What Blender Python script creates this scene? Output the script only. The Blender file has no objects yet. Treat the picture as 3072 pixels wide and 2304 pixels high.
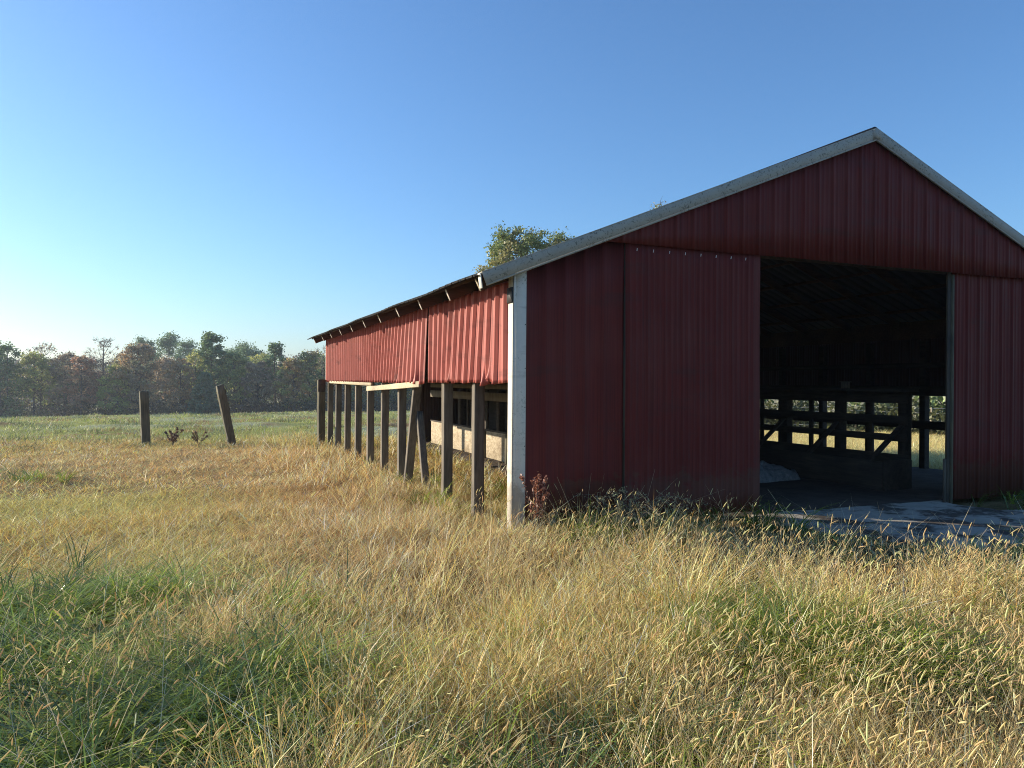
import bpy, math, random
import numpy as np
from mathutils import Matrix, Vector
PI = math.pi
rng = np.random.default_rng(7)
random.seed(7)
S = bpy.context.scene
C = S.collection

# ------------------------------------------------------------------ camera
YAW, PITCH, ROLL, FPX = 0.39269, -0.00157, 0.00709, 2262.2
CAM = Vector((-2.981, -7.151, 1.600))
Fv = Vector((math.sin(YAW)*math.cos(PITCH), math.cos(YAW)*math.cos(PITCH), math.sin(PITCH)))
Rv = Vector((math.cos(YAW), -math.sin(YAW), 0)); Uv = Rv.cross(Fv)
R2 = Rv*math.cos(ROLL)+Uv*math.sin(ROLL); U2 = -Rv*math.sin(ROLL)+Uv*math.cos(ROLL)
cd = bpy.data.cameras.new('camera'); cam = bpy.data.objects.new('camera', cd); C.objects.link(cam)
M = Matrix((( R2.x, U2.x, -Fv.x, CAM.x), (R2.y, U2.y, -Fv.y, CAM.y), (R2.z, U2.z, -Fv.z, CAM.z), (0, 0, 0, 1)))
cam.matrix_world = M
cd.sensor_width = 36; cd.lens = FPX/3072*36; cd.clip_start = 0.05; cd.clip_end = 6000
S.camera = cam
# ------------------------------------------------------------------ sky and sun
SUN_AZ = math.radians(50)      # from +Y towards -X
SUN_EL = math.radians(17.0)
w = bpy.data.worlds.new('World'); S.world = w; w.use_nodes = True
nt = w.node_tree; nt.nodes.clear()
sky = nt.nodes.new('ShaderNodeTexSky'); sky.sky_type = 'NISHITA'; sky.sun_disc = False
sky.sun_elevation = SUN_EL; sky.sun_rotation = -SUN_AZ
sky.air_density = 1.15; sky.dust_density = 0.8; sky.ozone_density = 6.5; sky.altitude = 200
bg = nt.nodes.new('ShaderNodeBackground'); bg.inputs[1].default_value = 0.125
wo = nt.nodes.new('ShaderNodeOutputWorld')
nt.links.new(sky.outputs[0], bg.inputs[0]); nt.links.new(bg.outputs[0], wo.inputs[0])
sl = bpy.data.lights.new('sun', 'SUN'); sl.energy = 5.0; sl.angle = math.radians(0.5); sl.color = (1.0, 0.88, 0.70)
so = bpy.data.objects.new('sun', sl); C.objects.link(so)
sdir = Vector((-math.sin(SUN_AZ)*math.cos(SUN_EL), math.cos(SUN_AZ)*math.cos(SUN_EL), math.sin(SUN_EL)))
so.rotation_euler = sdir.to_track_quat('Z', 'Y').to_euler(); so.location = (-30, 20, 30)
S.view_settings.view_transform = 'Standard'; S.view_settings.look = 'None'
S.view_settings.gamma = 1; S.view_settings.exposure = 0.80; S.view_settings.use_curve_mapping = False
S.render.engine = 'CYCLES'
cy = S.cycles
cy.filter_width = 1.0; cy.use_denoising = True; cy.denoiser = 'OPENIMAGEDENOISE'; cy.denoising_prefilter = 'NONE'; cy.denoising_input_passes = 'RGB_ALBEDO_NORMAL'
cy.max_bounces = 6; cy.diffuse_bounces = 3; cy.glossy_bounces = 2; cy.transmission_bounces = 4
cy.transparent_max_bounces = 8; cy.volume_bounces = 0; cy.caustics_reflective = False; cy.caustics_refractive = False

# ------------------------------------------------------------------ helpers
def mesh_np(name, verts, quads=None, tris=None, mat=None, parent=None, col=None, smooth=False, link=True):
    me = bpy.data.meshes.new(name)
    verts = np.asarray(verts, dtype=np.float32)
    nq = 0 if quads is None else len(quads); nt_ = 0 if tris is None else len(tris)
    me.vertices.add(len(verts)); me.vertices.foreach_set('co', verts.ravel())
    loops = []
    if nq: loops.append(np.asarray(quads, dtype=np.int32).ravel())
    if nt_: loops.append(np.asarray(tris, dtype=np.int32).ravel())
    loops = np.concatenate(loops)
    me.loops.add(len(loops)); me.loops.foreach_set('vertex_index', loops)
    me.polygons.add(nq+nt_)
    st = np.concatenate([np.arange(nq)*4, nq*4+np.arange(nt_)*3]).astype(np.int32)
    me.polygons.foreach_set('loop_start', st)
    me.polygons.foreach_set('loop_total', np.concatenate([np.full(nq, 4), np.full(nt_, 3)]).astype(np.int32))
    if smooth: me.polygons.foreach_set('use_smooth', np.ones(nq+nt_, dtype=bool))
    if col is not None:
        a = me.color_attributes.new('tint', 'FLOAT_COLOR', 'POINT')
        c4 = np.ones((len(verts), 4), dtype=np.float32); c4[:, :3] = col
        a.data.foreach_set('color', c4.ravel())
    me.update(calc_edges=True)
    if mat: me.materials.append(mat)
    o = bpy.data.objects.new(name, me)
    if link: C.objects.link(o)
    if parent: o.parent = parent
    return o
def tag(o, label=None, cat=None, group=None, kind=None):
    if label: o['label'] = label
    if cat: o['category'] = cat
    if group: o['group'] = group
    if kind: o['kind'] = kind
    return o
def empty(name, loc=(0, 0, 0), rz=0):
    o = bpy.data.objects.new(name, None); C.objects.link(o); o.location = loc; o.rotation_euler = (0, 0, rz)
    o.empty_display_size = .2
    return o
class MB:
    """collects boxes, prisms and tubes into one mesh"""
    def __init__(s): s.v = []; s.q = []; s.t = []; s.n = 0
    def add(s, v, q=(), t=()):
        s.v.append(np.asarray(v, float).reshape(-1, 3))
        if len(q): s.q.append(np.asarray(q, int)+s.n)
        if len(t): s.t.append(np.asarray(t, int)+s.n)
        s.n += len(s.v[-1])
    def box(s, x0, x1, y0, y1, z0, z1, bev=0.004):
        s.beam(((x0+x1)/2, (y0+y1)/2, z0), ((x0+x1)/2, (y0+y1)/2, z1), x1-x0, y1-y0, (1, 0, 0), bev)
    def beam(s, a, b, wd, th, side=(1, 0, 0), bev=0.004, jit=0.0):
        # chamfered bar from a to b; wd along 'side', th across
        a = np.array(a, float); b = np.array(b, float); d = b-a; L = np.linalg.norm(d); d /= L
        u = np.array(side, float); u -= d*(u@d); u /= np.linalg.norm(u); v = np.cross(d, u)
        bev = min(bev, wd*.3, th*.3)
        hw, ht = wd/2, th/2
        prof = [(-hw+bev, -ht), (hw-bev, -ht), (hw, -ht+bev), (hw, ht-bev), (hw-bev, ht), (-hw+bev, ht), (-hw, ht-bev), (-hw, -ht+bev)]
        vs = []
        for (t, k) in ((0, 1-2*bev/max(wd, th)), (bev, 1), (L-bev, 1), (L, 1-2*bev/max(wd, th))):
            for (p, r) in prof:
                vs.append(a+d*t+u*p*k+v*r*k)
        q = []
        for k in range(3):
            for i in range(8):
                j = (i+1) % 8; q.append((k*8+i, k*8+j, k*8+8+j, k*8+8+i))
        for base, rev in ((0, True), (24, False)):
            f = [(0, 1, 2, 3), (0, 3, 4, 7), (4, 5, 6, 7)]
            for x in f:
                x = tuple(base+i for i in x); q.append(x[::-1] if rev else x)
        s.add(vs, q)
    def tube(s, pts, rad, n=6, cap=True):
        pts = np.array(pts, float); rad = np.broadcast_to(rad, len(pts)).astype(float)
        d = np.gradient(pts, axis=0); d /= np.linalg.norm(d, axis=1)[:, None]+1e-9
        ref = np.array([0.31, 0.87, 0.38])
        u = np.cross(d, ref); u /= np.linalg.norm(u, axis=1)[:, None]+1e-9; v = np.cross(d, u)
        an = np.arange(n)*2*PI/n
        vs = pts[:, None, :]+rad[:, None, None]*(np.cos(an)[None, :, None]*u[:, None, :]+np.sin(an)[None, :, None]*v[:, None, :])
        m = len(pts); i = np.arange(n); j = (i+1) % n
        q = np.concatenate([np.stack([k*n+i, k*n+j, (k+1)*n+j, (k+1)*n+i], 1) for k in range(m-1)])
        t = []
        if cap: t = [((m-1)*n, (m-1)*n+a, (m-1)*n+a+1) for a in range(1, n-1)]+[(0, a+1, a) for a in range(1, n-1)]
        s.add(vs.reshape(-1, 3), q, t)
    def build(s, name, mat, parent=None, smooth=False, origin=None):
        v = np.concatenate(s.v)
        if origin is not None: v = v-np.array(origin)
        return mesh_np(name, v, np.concatenate(s.q) if s.q else None, np.concatenate(s.t) if s.t else None, mat, parent, smooth=smooth)
# lattice value noise
_lat = rng.random((256, 256))
def vnoise(x, y, sc=1.0, off=0):
    x = np.asarray(x, float)/sc+off*17.3+1000; y = np.asarray(y, float)/sc+off*9.1+1000
    xi = np.floor(x).astype(int); yi = np.floor(y).astype(int); fx = x-xi; fy = y-yi
    fx = fx*fx*(3-2*fx); fy = fy*fy*(3-2*fy)
    g = lambda a, b: _lat[a % 256, b % 256]
    return (g(xi, yi)*(1-fx)+g(xi+1, yi)*fx)*(1-fy)+(g(xi, yi+1)*(1-fx)+g(xi+1, yi+1)*fx)*fy
def fbm(x, y, sc, off=0):
    return .55*vnoise(x, y, sc, off)+.3*vnoise(x, y, sc*.47, off+3)+.15*vnoise(x, y, sc*.21, off+5)
def sstep(a, b, x):
    t = np.clip((np.asarray(x, float)-a)/(b-a), 0, 1); return t*t*(3-2*t)

# ------------------------------------------------------------------ materials
def newmat(name):
    m = bpy.data.materials.new(name); m.use_nodes = True; nt = m.node_tree; nt.nodes.clear()
    out = nt.nodes.new('ShaderNodeOutputMaterial')
    return m, nt, out
def N(nt, typ, **kw):
    n = nt.nodes.new(typ)
    for k, v in kw.items(): setattr(n, k, v)
    return n
def ramp(nt, fac, stops):
    r = N(nt, 'ShaderNodeValToRGB'); e = r.color_ramp.elements
    while len(e) < len(stops): e.new(.5)
    for i, (p, c) in enumerate(stops):
        e[i].position = p; e[i].color = (*c, 1) if len(c) == 3 else c
    nt.links.new(fac, r.inputs[0]); return r.outputs[0]
def noise(nt, scale, detail=4, rough=.6, vec=None, mapscale=None, coord='Object'):
    n = N(nt, 'ShaderNodeTexNoise'); n.inputs['Scale'].default_value = scale
    n.inputs['Detail'].default_value = detail; n.inputs['Roughness'].default_value = rough
    tc = N(nt, 'ShaderNodeTexCoord'); src = tc.outputs[coord]
    if mapscale:
        mp = N(nt, 'ShaderNodeMapping'); mp.inputs['Scale'].default_value = mapscale
        nt.links.new(src, mp.inputs[0]); src = mp.outputs[0]
    nt.links.new(src, n.inputs['Vector']); return n.outputs['Fac']
def mixc(nt, fac, a, b, mode='MIX'):
    m = N(nt, 'ShaderNodeMix', data_type='RGBA', blend_type=mode)
    for s, v in ((m.inputs[0], fac), (m.inputs[6], a), (m.inputs[7], b)):
        if hasattr(v, 'is_output') or isinstance(v, bpy.types.NodeSocket): nt.links.new(v, s)
        else: s.default_value = v if isinstance(v, (int, float)) else (*v, 1)
    return m.outputs[2]
def principled(nt, out, base, rough=.6, metal=0, bump=None, bs=.3, bd=.01, spec=.5):
    b = N(nt, 'ShaderNodeBsdfPrincipled')
    for s, v in ((b.inputs['Base Color'], base), (b.inputs['Roughness'], rough)):
        if isinstance(v, bpy.types.NodeSocket): nt.links.new(v, s)
        else: s.default_value = v if isinstance(v, (int, float)) else (*v, 1)
    b.inputs['Metallic'].default_value = metal; b.inputs['Specular IOR Level'].default_value = spec
    if bump is not None:
        bn = N(nt, 'ShaderNodeBump'); bn.inputs['Strength'].default_value = bs; bn.inputs['Distance'].default_value = bd
        nt.links.new(bump, bn.inputs['Height']); nt.links.new(bn.outputs[0], b.inputs['Normal'])
    nt.links.new(b.outputs[0], out.inputs[0]); return b
def dirt_splash(nt, col):
    # mud thrown up on the lowest sheet ends and faint smudged bands, with ragged shapes of their own
    tc = N(nt, 'ShaderNodeTexCoord'); sp = N(nt, 'ShaderNodeSeparateXYZ'); nt.links.new(tc.outputs['Object'], sp.inputs[0])
    nz = noise(nt, 7, 5, .7); ad = N(nt, 'ShaderNodeMath', operation='MULTIPLY_ADD'); nt.links.new(nz, ad.inputs[0]); ad.inputs[1].default_value = -.95; nt.links.new(sp.outputs[2], ad.inputs[2])
    k = ramp(nt, ad.outputs[0], [(0, (.45, .45, .45)), (.14, (0, 0, 0))])
    c = mixc(nt, k, col, (.09, .055, .035))
    wv = noise(nt, 1.0, 4, .6, mapscale=(1.2, 1.2, 5.0)); k2 = ramp(nt, wv, [(.56, (0, 0, 0)), (.70, (.45, .45, .45))])
    return mixc(nt, k2, c, (.07, .022, .018))
def mat_siding(name, c1, c2, c3, rough=.42, streak=.5):
    m, nt, out = newmat(name)
    n1 = noise(nt, 1.0, 5, .65, mapscale=(9, 9, .7)); n2 = noise(nt, 1.3, 3, .5)
    n3 = noise(nt, 60, 2, .6); n4 = noise(nt, 3.0, 4, .6, mapscale=(22, 22, .35))
    a = ramp(nt, n1, [(.3, c1), (.7, c2)]); b = ramp(nt, n2, [(.45, (0, 0, 0)), (.75, (1, 1, 1))])
    c = mixc(nt, b, a, c3)
    d = ramp(nt, n4, [(.35, (.78, .78, .78)), (.62, (1.12, 1.12, 1.12))])
    e = mixc(nt, 1.0, c, d, 'MULTIPLY')
    f = ramp(nt, n3, [(.70, (1, 1, 1)), (.78, (.6, .5, .45))])
    g = mixc(nt, .45, e, mixc(nt, 1.0, e, f, 'MULTIPLY'))
    r = ramp(nt, n1, [(.2, (rough-.08,)*3), (.8, (rough+.18,)*3)])
    principled(nt, out, dirt_splash(nt, g), r, 0, noise(nt, 2.2, 2, .5), .22, .02, .22)
    return m
RED = mat_siding('shaded_red_steel', (.106, .013, .010), (.135, .018, .014), (.135, .025, .019), .62)  # siding red darkened in colour for the front, which stands in shade
REDF = mat_siding('sunlit_faded_red_steel', (.38, .085, .062), (.44, .12, .092), (.41, .10, .077), .5)  # faded red, also kept lighter in colour for the sunlit side
INSIDE = mat_siding('shaded_inside_steel', (.055, .030, .028), (.08, .045, .04), (.07, .05, .045))  # siding colour darkened so walls seen from inside read as shade
def mat_trim(name, base, spot, amt=.62, dens=.6):
    m, nt, out = newmat(name)
    n1 = noise(nt, 38, 3, .7); n2 = noise(nt, 3.2, 4, .6); n3 = noise(nt, 9, 4, .6)
    mk = ramp(nt, n1, [(.56, (0, 0, 0)), (.63, (1, 1, 1))]); zone = ramp(nt, n2, [(dens-.1, (0, 0, 0)), (dens+.06, (1, 1, 1))])
    mm = mixc(nt, 1.0, mk, zone, 'MULTIPLY')
    b0 = mixc(nt, n3, base, tuple(x*.72 for x in base))
    sc = N(nt, 'ShaderNodeMath', operation='MULTIPLY'); nt.links.new(mm, sc.inputs[0]); sc.inputs[1].default_value = amt
    c = mixc(nt, sc.outputs[0], b0, spot)
    principled(nt, out, dirt_splash(nt, c) if dens > .5 else c, .65, 0, n1, .15, .003)
    return m
FASCIA = mat_trim('lichened_fascia', (.42, .395, .325), (.09, .095, .07), .8, .46)
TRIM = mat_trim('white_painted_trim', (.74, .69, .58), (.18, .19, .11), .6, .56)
def mat_wood(name, c1, c2, sc=(14, 14, 1.2), rough=.85, bs=.5):
    m, nt, out = newmat(name)
    n1 = noise(nt, 2.0, 6, .7, mapscale=sc); n2 = noise(nt, 1.6, 3, .5)
    a = ramp(nt, n1, [(.28, c1), (.68, c2)])
    k = mixc(nt, 1.0, a, ramp(nt, n2, [(.3, (.65, .66, .68)), (.7, (1.15, 1.12, 1.05))]), 'MULTIPLY')
    principled(nt, out, k, rough, 0, n1, bs, .006, .25)
    return m
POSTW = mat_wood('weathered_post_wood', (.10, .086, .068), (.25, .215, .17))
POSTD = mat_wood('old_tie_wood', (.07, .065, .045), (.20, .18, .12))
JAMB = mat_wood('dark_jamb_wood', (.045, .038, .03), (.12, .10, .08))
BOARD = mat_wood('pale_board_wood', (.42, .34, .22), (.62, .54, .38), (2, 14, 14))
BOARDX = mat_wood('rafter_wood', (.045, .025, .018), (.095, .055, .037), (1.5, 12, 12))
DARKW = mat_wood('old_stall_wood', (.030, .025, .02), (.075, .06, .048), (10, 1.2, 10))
m, nt, out = newmat('strand_board')
v = N(nt, 'ShaderNodeTexVoronoi'); v.inputs['Scale'].default_value = 1.0
tc = N(nt, 'ShaderNodeTexCoord'); mp = N(nt, 'ShaderNodeMapping'); mp.inputs['Scale'].default_value = (20, 14, 34)
nt.links.new(tc.outputs['Object'], mp.inputs[0]); nt.links.new(mp.outputs[0], v.inputs['Vector'])
hs = N(nt, 'ShaderNodeSeparateColor'); nt.links.new(v.outputs['Color'], hs.inputs[0])
a = ramp(nt, hs.outputs[0], [(0, (.27, .21, .13)), (.5, (.36, .29, .19)), (1, (.43, .36, .25))])
st = ramp(nt, noise(nt, 2.0, 4, .6), [(.5, (1, 1, 1)), (.75, (.55, .48, .4))])
principled(nt, out, mixc(nt, 1.0, a, st, 'MULTIPLY'), .75, 0, v.outputs['Distance'], .2, .003)
OSB = m
m, nt, out = newmat('galvanised_roof')
n1 = noise(nt, 2.5, 5, .6); a = ramp(nt, n1, [(.3, (.018, .018, .018)), (.7, (.035, .035, .034))])
rs = ramp(nt, noise(nt, 1.2, 5, .7), [(.55, (0, 0, 0)), (.72, (1, 1, 1))])
principled(nt, out, mixc(nt, rs, a, (.04, .025, .018)), .9, 0, n1, .1, .01)
ROOFM = m
m, nt, out = newmat('concrete')
n1 = noise(nt, 3.0, 8, .7); n2 = noise(nt, 1.1, 6, .7); n3 = noise(nt, 90, 2, .5)
a = ramp(nt, n1, [(.3, (.28, .26, .215)), (.7, (.42, .385, .32))])
d = ramp(nt, n2, [(.48, (0, 0, 0)), (.56, (1, 1, 1))])
principled(nt, out, mixc(nt, d, a, (.06, .045, .033)), .85, 0, n3, .5, .004)
CONC = m
m, nt, out = newmat('barn_dirt')
n1 = noise(nt, 3.0, 8, .7); a = ramp(nt, n1, [(.3, (.045, .035, .03)), (.7, (.11, .085, .065))])
principled(nt, out, a, .9, 0, n1, .8, .03, .2); DIRT = m
m, nt, out = newmat('black_metal'); principled(nt, out, (.03, .03, .03), .5, .5); BLK = m
m, nt, out = newmat('zinc_screw'); principled(nt, out, (.75, .75, .75), .4, .3); ZINC = m
m, nt, out = newmat('sack_cloth'); n1 = noise(nt, 9, 5, .7)
principled(nt, out, ramp(nt, n1, [(.35, (.10, .10, .10)), (.65, (.27, .265, .25))]), .7, 0, n1, .8, .03); SACK = m
m, nt, out = newmat('hay'); n1 = noise(nt, 30, 5, .8)
principled(nt, out, ramp(nt, n1, [(.35, (.16, .09, .05)), (.65, (.36, .22, .12))]), .95, 0, n1, 1, .03); HAY = m
def mat_leaf(name, trans=.35, rough=.5, gloss=.06, vary=.35):
    m, nt, out = newmat(name)
    at = N(nt, 'ShaderNodeAttribute', attribute_name='tint')
    d = N(nt, 'ShaderNodeBsdfDiffuse'); t = N(nt, 'ShaderNodeBsdfTranslucent'); g = N(nt, 'ShaderNodeBsdfGlossy')
    g.inputs['Roughness'].default_value = rough; g.inputs['Color'].default_value = (1, 1, 1, 1)
    m1 = N(nt, 'ShaderNodeMixShader'); m1.inputs[0].default_value = trans
    m2 = N(nt, 'ShaderNodeMixShader'); m2.inputs[0].default_value = gloss
    nt.links.new(at.outputs['Color'], d.inputs[0]); nt.links.new(at.outputs['Color'], t.inputs[0])
    nt.links.new(d.outputs[0], m1.inputs[1]); nt.links.new(t.outputs[0], m1.inputs[2])
    nt.links.new(m1.outputs[0], m2.inputs[1]); nt.links.new(g.outputs[0], m2.inputs[2])
    nt.links.new(m2.outputs[0], out.inputs[0]); return m
GRASS = mat_leaf('grass_blades', .34, .40, .03)
COARSE = mat_leaf('coarse_grass_blades', .42, .26, .07)
SEED = mat_leaf('seed_heads', .50, .7, .02)
LEAF = mat_leaf('tree_leaves', .35, .5, .04)
m, nt, out = newmat('bark'); n1 = noise(nt, 2.5, 5, .7, mapscale=(3, 3, .6))
principled(nt, out, ramp(nt, n1, [(.3, (.06, .05, .042)), (.7, (.17, .15, .13))]), .9, 0, n1, .5, .03, .2); BARK = m
m, nt, out = newmat('ground_soil')
at = N(nt, 'ShaderNodeAttribute', attribute_name='tint')
n1 = noise(nt, 6.0, 8, .75); n2 = noise(nt, .35, 5, .6)
k = ramp(nt, n1, [(.3, (.55, .52, .5)), (.7, (1.35, 1.35, 1.35))]); k2 = ramp(nt, n2, [(.35, (.8, .8, .8)), (.65, (1.2, 1.18, 1.1))])
c1 = mixc(nt, 1.0, mixc(nt, 1.0, at.outputs['Color'], k, 'MULTIPLY'), k2, 'MULTIPLY')
principled(nt, out, c1, .95, 0, n1, 1.0, .12, .1); SOIL = m

# ------------------------------------------------------------------ terrain
W, L, SLOPE, ZA = 9.72, 12.19, .406, 4.8435
def ground_z(x, y):
    x = np.asarray(x, float); y = np.asarray(y, float)
    d = .9238*(y+7.15)+.3827*(x+2.98); l = .9238*(x+2.98)-.3827*(y+7.15)
    g = np.clip((d-18)/100, 0, 1.25)
    z = g*(-2.0+.043*np.clip(l, -130, 0))
    z = z+np.clip(d-150, 0, 260)*.030
    r = np.hypot(x-4, y-4)
    und = (fbm(x, y, 5.0)-.5)*.16+(fbm(x, y, 1.3, 2)-.5)*.09
    und2 = (fbm(x, y, 9, 4)-.5)*.45+(fbm(x, y, 1.6, 7)-.5)*.30
    fl = sstep(18, 30, d)
    z = z+und*(1-fl)+und2*fl
    # level pad under the barn
    dx = np.maximum(np.maximum(-.3-x, x-(W+.3)), 0); dy = np.maximum(np.maximum(-2.2-y, y-(L+.3)), 0)
    pad = 1-sstep(0, 2.0, np.hypot(dx, dy))
    z = z*(1-pad)+(-.02)*pad
    z = z-.27*sstep(W+.2, W+3.5, x)*sstep(-4, 1, y)
    # low bank along the barn's near corner
    z = z+.10*np.exp(-((x-.6)/1.5)**2-((y+.5)/.8)**2)
    return z
def axis(dense0, dense1, st, far, gr=1.14):
    a = list(np.arange(dense0, dense1+1e-6, st)); s = st; v = dense1
    while v < far: s *= gr; v += s; a.append(v)
    s = st; v = dense0; b = []
    while v > -far: s *= gr; v -= s; b.append(v)
    return np.array(b[::-1]+a)
gx = axis(-14, 26, .22, 2500, 1.07); gy = axis(-9, 24, .22, 2500, 1.07)
GX, GY = np.meshgrid(gx, gy); nx, ny = len(gx), len(gy)
GZ = ground_z(GX, GY)
ii, jj = np.meshgrid(np.arange(nx-1), np.arange(ny-1)); q0 = (jj*nx+ii).ravel()
quads = np.stack([q0, q0+1, q0+nx+1, q0+nx], 1)
D = .9238*(GY+7.15)+.3827*(GX+2.98)
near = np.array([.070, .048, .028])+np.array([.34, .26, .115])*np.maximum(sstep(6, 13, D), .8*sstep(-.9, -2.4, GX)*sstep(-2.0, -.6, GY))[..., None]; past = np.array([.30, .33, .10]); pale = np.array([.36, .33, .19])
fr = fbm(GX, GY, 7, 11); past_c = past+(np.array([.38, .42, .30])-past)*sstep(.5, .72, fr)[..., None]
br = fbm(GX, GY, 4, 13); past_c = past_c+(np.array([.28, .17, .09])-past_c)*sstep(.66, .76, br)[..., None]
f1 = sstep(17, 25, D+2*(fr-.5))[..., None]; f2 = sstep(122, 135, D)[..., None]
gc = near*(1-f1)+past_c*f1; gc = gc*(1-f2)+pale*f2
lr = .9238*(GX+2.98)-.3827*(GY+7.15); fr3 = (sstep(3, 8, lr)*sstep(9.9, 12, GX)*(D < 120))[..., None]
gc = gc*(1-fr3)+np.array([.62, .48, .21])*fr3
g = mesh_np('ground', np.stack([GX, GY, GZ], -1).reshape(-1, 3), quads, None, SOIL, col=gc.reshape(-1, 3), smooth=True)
tag(g, kind='structure')

# ------------------------------------------------------------------ corrugated sheet
MAJ = .2286
def rib_profile(u0, u1, minor=True, h=.019, off=0.0):
    us = [u0]; 
    k0 = math.floor((u0-off)/MAJ)-1; k1 = math.ceil((u1-off)/MAJ)+1
    pts = []
    for k in range(k0, k1):
        c = off+k*MAJ
        pts += [(c-.022, 0), (c-.014, h), (c+.014, h), (c+.022, 0)]
        if minor:
            for q in (.33, .67):
                m_ = c+MAJ*q; pts += [(m_-.014, 0), (m_-.006, h*.22), (m_+.006, h*.22), (m_+.014, 0)]
    pts = [p for p in sorted(pts) if u0+.001 < p[0] < u1-.001]
    def at(u):
        for a, b in zip(full, full[1:]):
            if a[0] <= u <= b[0]: return a[1]+(b[1]-a[1])*(u-a[0])/max(1e-9, b[0]-a[0])
        return 0
    return [(u0, 0)]+pts+[(u1, 0)]
def sheet(name, prof, bot, top, place, mat, parent, rows=2, thick=.0012):
    """prof: [(u,h)], bot/top: functions of u, place(u, z, h) -> xyz"""
    vs = []
    for r in range(rows):
        t = r/(rows-1)
        for (u, h) in prof:
            z = bot(u)*(1-t)+top(u)*t
            vs.append(place(u, z, h))
    n = len(prof)
    q = [(r*n+i, r*n+i+1, (r+1)*n+i+1, (r+1)*n+i) for r in range(rows-1) for i in range(n-1)]
    o = mesh_np(name, vs, q, None, mat, parent)
    md = o.modifiers.new('gauge', 'SOLIDIFY'); md.thickness = thick; md.offset = 0
    return o
zroof = lambda x: ZA-SLOPE*abs(x-W/2)          # top edge of the rake
barn = empty('barn', (0, 0, 0))
tag(barn, 'red metal barn with gabled front, open doorway and damaged side wall', 'barn')
FT = .155                                       # rake board height
# front wall, left fixed sheet and right fixed sheet
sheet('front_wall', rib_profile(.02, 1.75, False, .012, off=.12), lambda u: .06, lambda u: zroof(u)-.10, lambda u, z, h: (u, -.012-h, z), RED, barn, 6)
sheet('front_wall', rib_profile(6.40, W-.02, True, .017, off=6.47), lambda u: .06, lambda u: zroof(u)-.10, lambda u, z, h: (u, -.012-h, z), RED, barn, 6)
# gable sheet proud of the wall
HZ = 3.1155
xg0 = .93; xg1 = W-.93
gp = sorted(rib_profile(xg0, xg1, True, .017, 4.885)+[(W/2, .008)])
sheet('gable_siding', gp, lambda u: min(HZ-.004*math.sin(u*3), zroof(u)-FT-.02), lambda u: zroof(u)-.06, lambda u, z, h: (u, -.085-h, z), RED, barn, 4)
# sliding door: narrower ribs, hung from a track behind the gable sheet
door = empty('sliding_door', (0, 0, 0)); door.parent = barn
def dprof(u0, u1):
    pts = []; u = u0+.05
    k = 0
    while u < u1-.03:
        hh = .012 if k % 3 == 0 else .006
        pts += [(u-.016, 0), (u-.008, hh), (u+.008, hh), (u+.016, 0)]; u += .0762; k += 1
    return [(u0, 0)]+pts+[(u1, 0)]
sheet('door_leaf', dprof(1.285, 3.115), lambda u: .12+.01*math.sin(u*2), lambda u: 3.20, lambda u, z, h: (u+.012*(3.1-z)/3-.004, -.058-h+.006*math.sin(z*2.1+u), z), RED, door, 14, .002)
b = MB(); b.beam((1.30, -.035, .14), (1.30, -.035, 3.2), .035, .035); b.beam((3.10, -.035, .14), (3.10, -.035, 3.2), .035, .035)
b.beam((1.33, -.035, .17), (3.07, -.035, .17), .035, .035, (0, 0, 1)); b.beam((1.33, -.035, 1.6), (3.07, -.035, 1.6), .035, .035, (0, 0, 1)); b.build('door_frame', JAMB, door)  # dark wood here paints in the shadow band beside the door
for i in range(8):
    b = MB(); x = 1.41+.21*i; b.beam((x, -.078, 3.045), (x+.002, -.082, 3.075), .008, .004, (1, 0, 0), .001); b.build('door_clip', ZINC, door)
b = MB(); b.beam((1.25, -.045, 3.235), (8.5, -.045, 3.235), .05, .05, (0, 0, 1)); b.build('door_track', BLK, barn)
b = MB(); b.beam((1.1, .03, 3.20), (W-1.1, .03, 3.20), .18, .04, (0, 0, 1)); b.build('header_beam', DARKW, barn)
# door jambs
b = MB(); b.box(6.312, 6.375, -.02, .0, -.02, 3.3, .006); b.build('door_jamb', JAMB, barn)
b = MB(); b.box(6.377, 6.405, -.045, .06, -.02, 3.1, .004); b.build('jamb_trim', POSTD, barn)
b = MB(); b.box(1.70, 1.84, .0, .13, -.02, 3.2, .006); b.build('door_jamb', POSTW, barn)
b = MB(); b.box(6.262, 6.310, -.02, .004, -.02, .62, .006); b.build('jamb_block', JAMB, barn)
# corner trim, two legs
b = MB(); b.box(.0, .118, -.042, -.036, .02, 2.78, .001); b.build('corner_trim', TRIM, barn)
b = MB(); b.box(-.030, -.024, -.042, .085, .02, 2.74, .001); b.box(-.030, .0, -.042, -.036, .02, 2.77, .001); b.build('corner_trim', TRIM, barn)
for z in (.35, .95, 1.35, 1.75, 2.2):
    b = MB(); b.beam((.108, -.042, z), (.108, -.047, z), .010, .010, (1, 0, 0), .002); b.build('screw', BLK, barn)
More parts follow.
